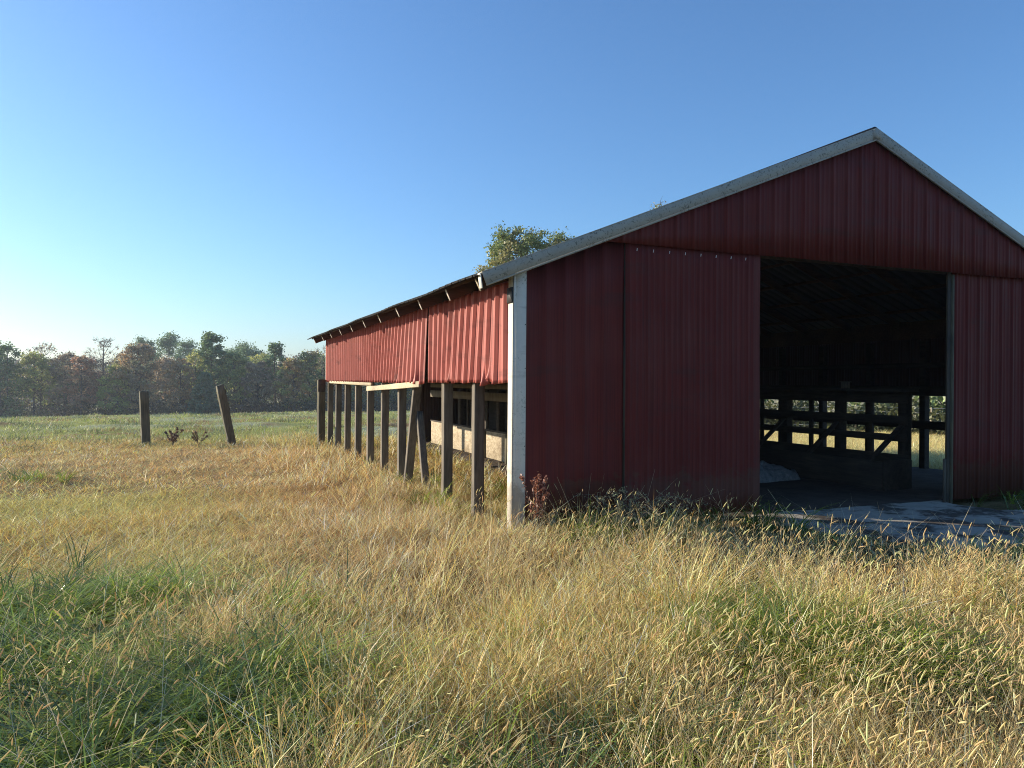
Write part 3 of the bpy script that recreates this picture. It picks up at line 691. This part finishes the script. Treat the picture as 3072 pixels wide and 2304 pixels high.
coarse([(-3.65, -1.4, .34, 80, .15), (-3.95, -2.3, .36, 70, .5), (-3.05, -3.55, .34, 90, .55), (-2.65, -3.2, .26, 50, .3), (-3.4, -3.95, .4, 80, .5), (-3.5, -3.0, .45, 60, .5),
        (-2.46, -1.9, .16, 8, .1), (-4.7, -1.0, .5, 30, .4), (.12, -3.55, .30, 100, .15), (.50, -3.95, .30, 120, .4), (-1.05, -3.1, .12, 8, .2), (-5.5, 7.0, .3, 14, .4), (-1.8, -4.7, .35, 22, .4),
        (-.9, -4.5, .2, 8, .4), (.7, -.55, .35, 20, .7), (2.4, -.5, .45, 26, .9), (8.0, -.8, 1.0, 60, .9), (4.6, -2.3, .8, 18, .7), (2.5, -3.5, .4, 10, .5), (.3, 2.5, .5, 14, .3), (.2, 4.2, .3, 8, .3)])
# long pale stems lying across the rest
x, y, r = sample(1500, 1.6, 8); ok = allowed(x, y); x, y = x[ok], y[ok]; n = len(x)
V, Q, CC, t_, a_ = blades(x, y, rng.uniform(0, 2*PI, n), rng.uniform(.45, .80, n), rng.uniform(.3, 1.2, n), rng.uniform(0, .5, n), rng.uniform(.0022, .0036, n), np.array([[.70, .60, .36]])*np.exp(rng.normal(0, .2, n))[:, None], (0, .3, .6, 1.0), (1, .9, .8, .4))
tag(mesh_np('long_stems', V, Q, None, GRASS, col=np.clip(CC, 0, .85)), 'long pale dry stems leaning over the meadow grass', 'grass', kind='stuff')
# low thatch filling between the stems
def thatch(n, r0, r1, wm):
    x, y, r = sample(n, r0, r1, -46, 46 if r1 < 12 else 12); ok = allowed(x, y) & ((.9238*(y+7.15)+.3827*(x+2.98)) < 21) & ((r < 12) | (x < 2.5)); x, y = x[ok], y[ok]; n = len(x)
    k = kinds(x, y); lz = (sstep(-.9, -2.4, x)*sstep(-2.4, -1.0, y))[:, None]; col = COLS[k]*(np.where(r0 > 8, .9, .55)*(1-lz)+1.0*lz)*np.array([[1, .92, .85]])*np.exp(rng.normal(0, .35, n))[:, None]  # near thatch colour lowered so gaps between tufts read as shade
    V, Q, CC, t_, a_ = blades(x, y, rng.uniform(0, 2*PI, n), rng.uniform(.08, .20, n), rng.uniform(.5, 1.6, n), rng.uniform(0, .6, n), rng.uniform(.002, .005, n)*wm, np.clip(col, .01, .8), (0, .6, 1), (1, .8, .15))
    return V, Q, CC
parts = [thatch(60000, 1.2, 5.5, 1.0), thatch(80000, 5.5, 12, 1.7), thatch(60000, 12, 24, 3)]
off = 0; Vs, Qs, Cs = [], [], []
for (V, Q, CC) in parts: Vs.append(V); Qs.append(Q+off); Cs.append(CC); off += len(V)
tag(mesh_np('thatch', np.concatenate(Vs), np.concatenate(Qs), None, GRASS, col=np.concatenate(Cs)), 'low matted dead grass lying between the taller stems', 'thatch', kind='stuff')
# foxtail stems with seed heads
def foxtails(n, r0, r1, wm, az=(-46, 46), hm=1.0, small=1.0):
    x, y, r = sample(n, r0, r1, *az); ok = allowed(x, y)
    p = .05+.9*sstep(-2.6, -.4, x+.25*(-y-4))+.5*np.exp(-((x+3.2)/1.0)**2-((y+2.9)/1.2)**2)
    p *= np.where(y > -.5, .25, 1)*(1-sstep(1.8, 2.6, x)*sstep(-3.0, -2.6, y)); p *= .4+1.2*sstep(.35, .6, vnoise(x, y, .5, 77))
    p *= 1-.85*greenmask(x, y)
    ok &= rng.random(n) < p; x, y = x[ok], y[ok]; n = len(x)
    h = rng.uniform(.30, .56, n)*(.75+.5*fbm(x, y, 1.4, 63))*hm; az_ = np.where(rng.random(n) < .5, rng.normal(-.2, .8, n), rng.uniform(0, 2*PI, n))
    lean = np.abs(rng.normal(.18, .22, n)); bend = rng.uniform(.0, .45, n)
    base = np.array([[.66, .50, .25]])*np.exp(rng.normal(0, .2, n))[:, None]
    V, Q, CC, tip, ax = blades(x, y, az_, h, lean, bend, rng.uniform(.0014, .0022, n)*wm, np.clip(base, 0, .8))
    hc = np.array([(.84, .66, .34), (.76, .56, .29), (.80, .69, .36)])[rng.integers(0, 3, n)]*np.exp(rng.normal(0, .18, n))[:, None]
    HV, HQ, HC = heads(tip, ax, small*rng.uniform(.022, .075, n), small**.5*rng.uniform(.0022, .0038, n)*wm**.5, np.clip(hc, 0, .85))
    return np.concatenate([V, HV]), np.concatenate([Q, HQ+len(V)]), np.concatenate([CC, HC])
off = 0; Vs, Qs, Cs = [], [], []
for (V, Q, CC) in (foxtails(5500, 1.3, 5.0, 1.0), foxtails(7000, 5.0, 9.5, 1.3), foxtails(16000, 1.3, 7.0, .8, hm=.82, small=.6)): Vs.append(V); Qs.append(Q+off); Cs.append(CC); off += len(V)
tag(mesh_np('foxtail_grass', np.concatenate(Vs), np.concatenate(Qs), None, SEED, col=np.concatenate(Cs)), 'golden foxtail seed heads standing above the meadow grass', 'foxtail grass', kind='stuff')
# pasture beyond the crest and the field to the right
def far_blades(x, y, r, h0, wm, cols, probs):
    n = len(x); col = np.array(cols)[rng.choice(len(cols), n, p=probs)]*np.exp(rng.normal(0, .22, n))[:, None]
    V, Q, CC, t_, a_ = blades(x, y, rng.uniform(0, 2*PI, n), h0*rng.uniform(.5, 1.3, n), rng.uniform(.1, .7, n), rng.uniform(.1, .7, n), r*wm*rng.uniform(.6, 1.3, n), np.clip(col, .01, .8), (0, .55, 1), (1, .8, .2))
    return V, Q, CC
x, y, r = sample(110000, 18, 118, -46, -2)
r = 18+(118-18)*rng.random(len(x))**1.6; a_ = np.radians(rng.uniform(-46, -1, len(x)))+YAW; x = CAM.x+r*np.sin(a_); y = CAM.y+r*np.cos(a_)
d_ = .9238*(y+7.15)+.3827*(x+2.98); ok = (d_ > 19) & (d_ < 113) & ((x < -.1) | (y > L+.4)); x, y, r = x[ok], y[ok], r[ok]
V, Q, CC = far_blades(x, y, r, .07+.34*vnoise(x, y, 1.8, 81)**4, .00050, [(.36, .42, .09), (.50, .50, .20), (.52, .54, .36), (.50, .34, .17)], [.42, .28, .18, .12])
tc_ = 20+90*rng.random(420)**1.3; ta_ = np.radians(rng.uniform(-44, -2, 420))+YAW; cx_ = CAM.x+tc_*np.sin(ta_); cy_ = CAM.y+tc_*np.cos(ta_)
id2 = np.repeat(np.arange(420), 46); x2 = cx_[id2]+rng.normal(0, .16, len(id2))*(1+tc_[id2]/40); y2 = cy_[id2]+rng.normal(0, .16, len(id2))*(1+tc_[id2]/40); r2 = tc_[id2]
ok = ((x2 < -.1) | (y2 > L+.4)) & ((.9238*(y2+7.15)+.3827*(x2+2.98)) < 112); id2, x2, y2, r2 = id2[ok], x2[ok], y2[ok], r2[ok]
tcol = np.array([(.20, .21, .09), (.34, .22, .12), (.26, .30, .20), (.16, .20, .08)])[rng.integers(0, 4, 420)][id2]
V2, Q2, C2, t_, a_ = blades(x2, y2, rng.uniform(0, 2*PI, len(x2)), rng.uniform(.12, .34, len(x2)), rng.uniform(.1, .9, len(x2)), rng.uniform(.1, .8, len(x2)), r2*.00055, tcol[:len(x2)]*np.exp(rng.normal(0, .2, len(x2)))[:, None], (0, .55, 1), (1, .8, .2))
Q = np.concatenate([Q, Q2+len(V)]); V = np.concatenate([V, V2]); CC = np.concatenate([CC, C2])
tag(mesh_np('pasture_grass', V, Q, None, GRASS, col=CC), 'short frosted green pasture grass sloping down to trees', 'grass', kind='stuff')
a_ = np.radians(rng.uniform(10, 38, 100000))+YAW; r = 15+26*rng.random(100000)**1.1; x = CAM.x+r*np.sin(a_); y = CAM.y+r*np.cos(a_); ok = (x > W+.3); x, y, r = x[ok], y[ok], r[ok]
V, Q, CC = far_blades(x, y, r, .13+.16*vnoise(x, y, 2, 83), .00040, [(.86, .68, .32), (.80, .60, .26), (.60, .56, .20)], [.5, .35, .15])
tag(mesh_np('field_grass', V, Q, None, GRASS, col=CC), 'golden field grass seen through the barn beyond its shadow', 'grass', kind='stuff')

# dry dock plant by the corner trim
def weed(name, x, y, h, n, spread, cols, label, cat, leafn=40, leafs=.012, droop=0):
    z = float(ground_z(x, y)); r = empty(name, (x, y, z)); tag(r, label, cat)
    b = MB(); V = []; Cc = []
    for k in range(n):
        a = rng.uniform(0, 2*PI); s = spread*rng.uniform(.1, 1); hh = h*rng.uniform(.55, 1)
        p = [np.array([0, 0, 0]), np.array([math.cos(a)*s*.4, math.sin(a)*s*.4, hh*.5]), np.array([math.cos(a)*s, math.sin(a)*s, hh]), np.array([math.cos(a)*s*(1.1+droop), math.sin(a)*s*(1.1+droop), hh*(1.06-droop*.25)])]
        ts = np.linspace(0, 3, 8); P = np.array([p[min(int(t), 2)]*(1-(t-min(int(t), 2)))+p[min(int(t), 2)+1]*(t-min(int(t), 2)) for t in ts])
        b.tube(P, np.linspace(.004, .0015, 8), 4)
        for m_ in range(leafn):
            t = rng.uniform(.8, 3); q_ = p[min(int(t), 2)]*(1-(t-min(int(t), 2)))+p[min(int(t), 2)+1]*(t-min(int(t), 2))
            c = q_+rng.normal(0, .013, 3); u = rng.normal(0, 1, 3); u /= np.linalg.norm(u); v_ = np.cross(u, rng.normal(0, 1, 3)); v_ /= np.linalg.norm(v_)
            sz = leafs*rng.uniform(.6, 1.5); V += [c-u*sz-v_*sz*.5, c+u*sz-v_*sz*.5, c+u*sz+v_*sz*.5, c-u*sz+v_*sz*.5]
            cc = np.array(cols[rng.integers(0, len(cols))])*rng.uniform(.7, 1.3); Cc += [cc]*4
    b.build('stem', BARK, r); V = np.array(V); mesh_np('seed_cluster', V, np.arange(len(V)).reshape(-1, 4), None, LEAF, r, col=np.array(Cc))
weed('dock_plant', .10, -.36, .60, 8, .14, [(.30, .11, .06), (.38, .16, .09), (.22, .09, .05)], 'dead reddish brown dock plant beside white corner trim', 'weed', 70, .011)
weed('weed_clump', .98, -.62, .50, 26, .42, [(.32, .30, .15), (.22, .20, .10), (.42, .36, .20)], 'arching grey green weed clump below the sliding door', 'weed', 60, .007, .9)
weed('weed_clump', -3.6, 13.6, .42, 8, .22, [(.16, .10, .08), (.22, .13, .09)], 'dark brown weed at the foot of upright fence post', 'weed', 70, .016)
weed('weed_clump', -3.0, 13.4, .34, 7, .30, [(.20, .13, .08), (.28, .18, .10)], 'thin brown weed between the upright and leaning posts', 'weed', 60, .014)

# ------------------------------------------------------------------ trees
def tree_parts(seed, H, R, base=.3, shape='round', nclump=60, leaves=70, leafs=.16, cols=((.10, .13, .04),), trunk=.16, twigs=0, csize=.55, lean=0, limbs=1.0):
    g_ = np.random.default_rng(seed); b = MB()
    ph = np.linspace(0, 1, 8); wob = g_.normal(0, .03*H/6, (8, 2)).cumsum(0)*.5; wob[0] = 0
    tp = np.stack([wob[:, 0]+lean*ph*H, wob[:, 1], ph*H*.93-.3*(ph == 0)], 1)
    b.tube(tp, trunk*(1-ph*.86)**.9+.012, 7)
    def tr_at(z):
        t = np.clip(z/(H*.93), 0, 1)*7; i = min(int(t), 6); return tp[i]*(1-(t-i))+tp[i+1]*(t-i)
    cents = []
    for k in range(nclump):
        t = g_.uniform(0, 1)**(.85 if shape != 'cedar' else 1.2)
        z = H*(base+(1-base)*t)
        if shape == 'round': rr = math.sqrt(max(.02, 1-(2*t-.85)**2/1.35))
        elif shape == 'pine': rr = .35+.65*math.sin(PI*min(1, t*1.05+.12))
        elif shape == 'cedar': rr = (1-t)**.8+.08
        else: rr = .45+.55*math.sin(PI*min(1, t*.9+.15))
        rr *= R*g_.uniform(.80, 1.12); a = g_.uniform(0, 2*PI); q_ = math.sqrt(g_.uniform(.18, 1))
        c = tr_at(z)+np.array([math.cos(a)*rr*q_, math.sin(a)*rr*q_, 0]); c[2] = z+g_.normal(0, .15)
        cents.append(c)
        if shape != 'cedar' or k % 3 == 0:
            z0 = max(H*base*.75, z-rr*q_*g_.uniform(.4, 1.1)) if shape != 'pine' else z-.25*rr
            s0 = tr_at(z0); mid = (s0+c)/2+np.array([0, 0, -.10*rr+g_.normal(0, .08)])+g_.normal(0, .07*rr, 3)
            t0 = trunk*.36*limbs*(1-z0/H*.7)
            b.tube([s0, (s0+mid)/2, mid, (mid+c)/2+g_.normal(0, .04, 3), c], np.array([1, .8, .6, .4, .2])*t0+.008, 4)
        for j in range(twigs):
            d_ = g_.normal(0, 1, 3); d_[2] = abs(d_[2])*.9+.2; d_ += (c-tr_at(z))*.5; d_ /= np.linalg.norm(d_)
            e = c+d_*g_.uniform(.4, 1.1)*csize*1.5; m_ = (c+e)/2+g_.normal(0, .06, 3)
            b.tube([c, m_, e], [.016, .011, .005], 3, False)
    cents = np.array(cents); n = nclump*leaves
    if leaves:
        ci = np.repeat(np.arange(nclump), leaves); cs = g_.uniform(.6, 1.25, nclump)*csize
        P = cents[ci]+g_.normal(0, 1, (n, 3))*cs[ci][:, None]*np.array([.58, .58, .40])
        u = g_.normal(0, 1, (n, 3)); u /= np.linalg.norm(u, axis=1)[:, None]; v_ = np.cross(u, g_.normal(0, 1, (n, 3))); v_ /= np.linalg.norm(v_, axis=1)[:, None]
        s = (leafs*g_.uniform(.5, 1.3, n))[:, None]
        V = np.stack([P-u*s-v_*s*.1, P-u*s*.1-v_*s*.6, P+u*s+v_*s*.1, P+u*s*.1+v_*s*.6], 1).reshape(-1, 3)
        cl = np.array(cols); cc = cl[g_.integers(0, len(cl), nclump)][ci]*.65+cl[g_.integers(0, len(cl), n)]*.35
        cc = np.clip(cc*np.exp(g_.normal(0, .22, n))[:, None], .01, .7)
        return b, V, np.arange(len(V)).reshape(-1, 4), np.repeat(cc, 4, axis=0)
    return b, None, None, None
def tree(name, x, y, H, label, grp=None, zoff=0, **kw):
    z = float(ground_z(x, y))-.1+zoff; r = empty(name, (x, y, z)); tag(r, label, 'tree', grp)
    b, V, Q, CC = tree_parts(int(abs(x*31+y*7)*10) % 99991, H, **kw)
    b.build('trunk', BARK, r, True)
    if V is not None: CC = np.clip(CC*2.4, .01, .8)
    if V is not None: mesh_np('crown', V, Q, None, LEAF, r, col=CC)
    return r
GR = ((.075, .10, .035), (.10, .13, .045), (.055, .08, .03)); OL = ((.16, .17, .05), (.20, .19, .06), (.11, .13, .045)); BRN = ((.14, .11, .07), (.12, .10, .065), (.17, .12, .075))
ORG = ((.24, .14, .06), (.19, .115, .055), (.15, .12, .06)); PINE = ((.065, .10, .045), (.085, .12, .05), (.05, .075, .035)); YEL = ((.30, .27, .09), (.22, .22, .08))
TG = 'trees along the foot of the pasture'
TL = [ # name, x, y, top z, radius, base, shape, clumps, leaves, twigs, cols, trunk, csize, label
 ('evergreen_tree', -30.3, 125.3, 6.4, 3.0, .05, 'round', 90, 60, 0, GR, .2, .9, 'dark evergreen tree at the left end of treeline'),
 ('dead_tree', -29.2, 124.0, 7.1, .6, .45, 'round', 7, 0, 2, GR, .10, .4, 'thin dead snag rising beside the leftmost evergreen'),
 ('olive_tree', -26.3, 126.5, 5.6, 2.6, .35, 'open', 70, 50, 2, OL, .16, .75, 'olive yellow tree just right of the thin dead snag'),
 ('bare_tree', -25.6, 128.3, 7.5, 2.4, .45, 'open', 60, 6, 8, BRN, .15, .6, 'wispy bare topped tree behind the olive yellow tree'),
 ('brown_tree', -21.9, 124.5, 5.4, 2.3, .25, 'open', 60, 34, 4, BRN, .15, .7, 'brown half bare tree with pale gaps low in its crown'),
 ('russet_tree', -19.2, 120.8, 4.9, 2.1, .30, 'round', 60, 44, 3, ((.20, .10, .06), (.17, .12, .07)), .14, .65, 'dull russet tree left of the tall bare tree'),
 ('bare_tree', -16.8, 125.3, 8.0, 2.9, .30, 'open', 90, 3, 10, BRN, .22, .7, 'tall leafless tree with wide forking limbs'),
 ('olive_tree', -14.4, 118.9, 3.6, 2.2, .15, 'open', 60, 46, 2, OL, .12, .7, 'low olive tree under the right limbs of bare tree'),
 ('oak_tree', -11.7, 118.8, 6.6, 3.0, .22, 'round', 100, 62, 1, ORG[:1]+BRN+((.12, .12, .06),), .24, .8, 'broad oak with orange brown leaves above left fence post'),
 ('pine_tree', -13.6, 176, 10.6, 3.6, .35, 'pine', 60, 80, 0, PINE, .25, 1.1, 'hazy far pine rising behind the orange brown oak'),
 ('pine_tree', -9.5, 179.5, 12.0, 4.4, .30, 'pine', 80, 80, 0, PINE, .28, 1.2, 'highest of the hazy far pines on the skyline'),
 ('pine_tree', -5.6, 173, 10.0, 3.4, .30, 'pine', 60, 80, 0, PINE, .25, 1.1, 'hazy far pine just left of the tall near pine'),
 ('orange_tree', -5.6, 115.0, 4.6, 1.9, .2, 'round', 60, 50, 1, ORG+BRN[:1], .13, .6, 'small orange topped tree between oak and tall pine'),
 ('yellow_tree', -3.6, 117.2, 5.4, 2.0, .2, 'open', 60, 46, 2, YEL+OL, .13, .65, 'pale yellow tree at the left side of tall pine'),
 ('pine_tree', -1.4, 117.8, 8.6, 2.5, .48, 'pine', 60, 90, 1, PINE, .17, .75, 'tall near pine with bare straight trunk behind leaning post'),
 ('cedar_tree', -2.3, 111.2, 2.4, 2.0, .04, 'cedar', 90, 60, 0, ((.045, .07, .04), (.06, .085, .04)), .13, .6, 'low blackish cedar right behind the leaning post'),
 ('evergreen_tree', 5.6, 151.6, 8.6, 5.2, .12, 'round', 120, 80, 0, PINE, .3, 1.3, 'broad rounded dark evergreen on the skyline'),
 ('olive_tree', 1.9, 116.4, 5.6, 2.3, .2, 'round', 70, 54, 1, OL+GR[:1], .15, .7, 'olive green tree right of the tall near pine'),
 ('brown_tree', 5.2, 113.8, 4.3, 2.3, .2, 'open', 64, 42, 3, BRN, .14, .7, 'brownish tree below the rounded dark evergreen'),
 ('pine_tree', 7.9, 116.1, 7.1, 2.2, .40, 'pine', 44, 60, 3, PINE, .16, .7, 'leggy pine with a split flat top'),
 ('orange_tree', 10.2, 111.0, 4.9, 1.9, .2, 'round', 66, 50, 2, ORG+OL[:1], .14, .6, 'orange tinged tree right of the leggy pine'),
 ('olive_tree', 12.7, 113.0, 6.0, 2.1, .2, 'open', 70, 54, 2, OL+BRN[:1], .15, .65, 'bushy olive tree just left of the barn eave'),
 ('bare_tree', 15.1, 115.3, 6.8, 2.0, .3, 'open', 54, 4, 8, BRN, .13, .55, 'thin leafless tree at the far barn corner'),
 ('brown_tree', 17.6, 111.5, 5.4, 2.2, .15, 'open', 56, 44, 1, BRN, .14, .7, 'brown tree behind the farthest side posts'),
 ('evergreen_tree', 21.2, 109.5, 5.2, 2.6, .05, 'round', 80, 60, 0, GR, .17, .8, 'dark green tree seen between middle side posts'),
 ('olive_tree', 25.2, 107.5, 5.5, 2.4, .12, 'round', 60, 54, 0, OL, .15, .75, 'olive tree seen between the nearer side posts'),
 ('evergreen_tree', 29.2, 107.8, 6.2, 2.6, .1, 'round', 60, 54, 0, GR, .17, .8, 'green tree farthest right behind the barn side'),
 ('brown_tree', -34.8, 129.3, 6.3, 2.6, .15, 'round', 70, 50, 1, BRN, .17, .8, 'brown tree beyond the left picture edge'),
 ('evergreen_tree', -41, 133.5, 6.4, 3.0, .05, 'round', 80, 60, 0, GR, .2, .9, 'large dark evergreen farthest left in treeline'),
 ('olive_tree', -47, 136, 6.6, 2.8, .1, 'round', 70, 50, 1, OL, .18, .85, 'olive tree farthest out to the left'),
]
for (nm, x, y, tz, R, ba, shp, nc, lv, tw, cols, tk, cs, lab) in TL:
    z = float(ground_z(x, y)); tree(nm, x, y, tz-z+.1, lab, TG, R=R*1.22, base=ba*.8, shape=shp, nclump=int(nc*1.25), leaves=int(lv*1.25), twigs=tw, cols=cols, trunk=tk, csize=cs*.82, leafs=.18)
BK = [('brown_tree', -33, 'brown tree in the back row at far left'), ('olive_tree', -27.5, 'olive tree showing behind the dead snag'), ('evergreen_tree', -24, 'dark tree filling the gap left of the half bare tree'),
      ('brown_tree', -20, 'greyish brown tree behind the dull russet tree'), ('olive_tree', -15.4, 'dull olive tree behind the tall leafless tree'), ('russet_tree', -8.4, 'russet tree right behind the broad oak'),
      ('brown_tree', -3, 'brown tree behind the pale yellow tree'), ('evergreen_tree', 2.6, 'dark tree right behind the tall near pine'), ('olive_tree', 6.6, 'olive tree filling the gap left of leggy pine'),
      ('brown_tree', 11.6, 'brown tree behind the orange tinged tree'), ('evergreen_tree', 16.6, 'dark tree behind the thin leafless tree'), ('brown_tree', 22.4, 'brown back row tree behind the middle side posts'), ('olive_tree', 27.4, 'olive back row tree behind the nearer side posts')]
for k, (nm, x, lab) in enumerate(BK):
    d_ = 127+2*(k % 2); y = (d_-.3827*(x+2.98))/.9238-7.15
    tree(nm, x, y, 9.0+.6*((k*7) % 3), lab, TG, R=3.0, base=.12, shape=('open', 'round')[k % 2], nclump=80, leaves=56, twigs=1, cols={'b': BRN, 'o': OL, 'e': GR, 'r': ORG[1:]+BRN}[nm[0]], trunk=.16, csize=.85, leafs=.21)
# trees behind the barn
NL = ((.085, .11, .035), (.11, .13, .04), (.15, .125, .05), (.07, .095, .03))
tree('oak_tree', 15.8, 36.9, 12.0, 'leafy green oak crown rising over the left roof slope', 'trees behind the barn', R=3.5, base=.42, shape='open', nclump=170, leaves=130, leafs=.085, cols=NL, trunk=.22, csize=.42)
tree('oak_tree', 18.7, 36.4, 11.9, 'dark oak top just clear of the roof edge', 'trees behind the barn', R=2.0, base=.55, shape='round', nclump=80, leaves=110, leafs=.085, cols=NL, trunk=.18, csize=.42)
tree('sparse_tree', 22.9, 31.9, 13.2, 'sparse twiggy treetop peeking over the middle roof slope', 'trees behind the barn', R=1.2, base=.7, shape='round', nclump=60, leaves=42, leafs=.07, cols=NL, trunk=.16, twigs=3, csize=.42)
# hedge trees to the right, seen through the barn
HT = [(23.6, 25.4), (26.0, 21.9), (27.4, 18.6), (28.6, 15.3), (30.0, 12.0), (21.0, 28.6), (18.2, 31.5)]
HL = ['leftmost', 'second', 'third', 'middle', 'fifth', 'sixth', 'last']
wd_ = ['bushy tree at the gap left of the thick bunk post', 'dark bushy tree behind the middle of the bunk rails', 'bushy tree behind the right end of bunk rails',
       'tree with pale limbs seen right of the bunk', 'bushy tree behind the right door jamb', 'bushy tree behind the left edge of doorway', 'bushy tree hidden behind the sliding door leaf']
for k, (x, y) in enumerate(HT):
    tree('hedge_tree', x, y, 6.0+.6*(k % 3), wd_[k], 'trees along the field edge right of barn', R=2.3, base=.04, shape='round', nclump=70, leaves=60, leafs=.13, cols=(GR, OL, GR)[k % 3], trunk=.12, csize=.65)
fx_ = empty('wire_fence', (24.0, 18.0, float(ground_z(24, 18)))); tag(fx_, 'wire field fence with pale posts beyond the barn', 'fence')
pp = [(-3.2, 5.0), (-1.6, 2.5), (0, 0), (1.6, -2.5), (3.2, -5)]
for (px_, py_) in pp:
    b = MB(); zz = float(ground_z(24+px_, 18+py_)-ground_z(24, 18)); b.tube([(px_, py_, zz-.2), (px_, py_, zz+1.2)], [.04, .035], 7); b.build('post', BOARD, fx_)
b = MB()
for z_ in (.35, .65, .95, 1.15): b.tube([(px_, py_, z_+float(ground_z(24+px_, 18+py_)-ground_z(24, 18))) for (px_, py_) in pp], .006, 4)
b.build('wire', ZINC, fx_)

# undergrowth and far wood
def cloud(name, P, s, cols, label, cat):
    n = len(P); u = rng.normal(0, 1, (n, 3)); u /= np.linalg.norm(u, axis=1)[:, None]; v_ = np.cross(u, rng.normal(0, 1, (n, 3))); v_ /= np.linalg.norm(v_, axis=1)[:, None]
    s = (s*rng.uniform(.5, 1.4, n))[:, None]; V = np.stack([P-u*s, P-v_*s*.6, P+u*s, P+v_*s*.6], 1).reshape(-1, 3)
    cl = np.array(cols); k = np.clip((fbm(P[:, 0], P[:, 1], 5, 91)*len(cl)*1.4-.2*len(cl)).astype(int), 0, len(cl)-1)
    cc = np.clip(cl[k]*np.exp(rng.normal(0, .25, n))[:, None], .01, .6)
    tag(mesh_np(name, V, np.arange(len(V)).reshape(-1, 4), None, LEAF, col=np.repeat(cc, 4, axis=0)), label, cat, kind='stuff')
n = 70000; l = rng.uniform(-118, 8, n); d = rng.uniform(112, 124, n)
x = -2.98+.3827*d+.9238*l; y = -7.15+.9238*d-.3827*l
hmax = .6+5.2*fbm(x, y, 4, 93)**1.8; P = np.stack([x, y, ground_z(x, y)+hmax*rng.random(n)**.8], 1)
cloud('undergrowth', P, .16, ((.06, .075, .035), (.09, .09, .045), (.13, .09, .055), (.07, .09, .04)), 'dense dark undergrowth along the foot of treeline', 'undergrowth')
n = 70000; l = rng.uniform(-330, 60, n); d = rng.uniform(260, 330, n)
x = -2.98+.3827*d+.9238*l; y = -7.15+.9238*d-.3827*l
top = 9+6*fbm(x, y, 13, 95)+3*fbm(x, y, 4, 96); P = np.stack([x, y, ground_z(x, y)+top*rng.random(n)**.7], 1)
cloud('far_wood', P, .55, ((.06, .09, .04), (.10, .11, .05), (.14, .10, .06), (.07, .10, .045)), 'hazy distant wood covering the low hill behind', 'wood')
n = 26000; x = rng.uniform(9, 34, n); t = rng.random(n); x = 30.5-14*t+rng.normal(0, .8, n); y = 9+23*t+rng.normal(0, .8, n)
P = np.stack([x, y, ground_z(x, y)+(.5+1.3*fbm(x, y, 2, 97))*rng.random(n)], 1)
cloud('hedge', P, .10, ((.07, .09, .035), (.12, .13, .05), (.22, .20, .07)), 'low green scrub along the field edge right of barn', 'scrub')

# ------------------------------------------------------------------ haze
HAZE = 0.0005
if HAZE:
    b = MB(); b.add([(x, y, z) for z in (-12, 22) for y in (-30, 420) for x in (-260, 200)], [(0, 2, 3, 1), (4, 5, 7, 6), (0, 1, 5, 4), (2, 6, 7, 3), (0, 4, 6, 2), (1, 3, 7, 5)])
    m, nt, out = newmat('haze_air'); pv = N(nt, 'ShaderNodeVolumePrincipled'); pv.inputs['Color'].default_value = (.72, .82, .95, 1); pv.inputs['Density'].default_value = HAZE
    pv.inputs['Anisotropy'].default_value = .35
    nt.links.new(pv.outputs[0], out.inputs['Volume']); o = b.build('haze', m); tag(o, kind='stuff')
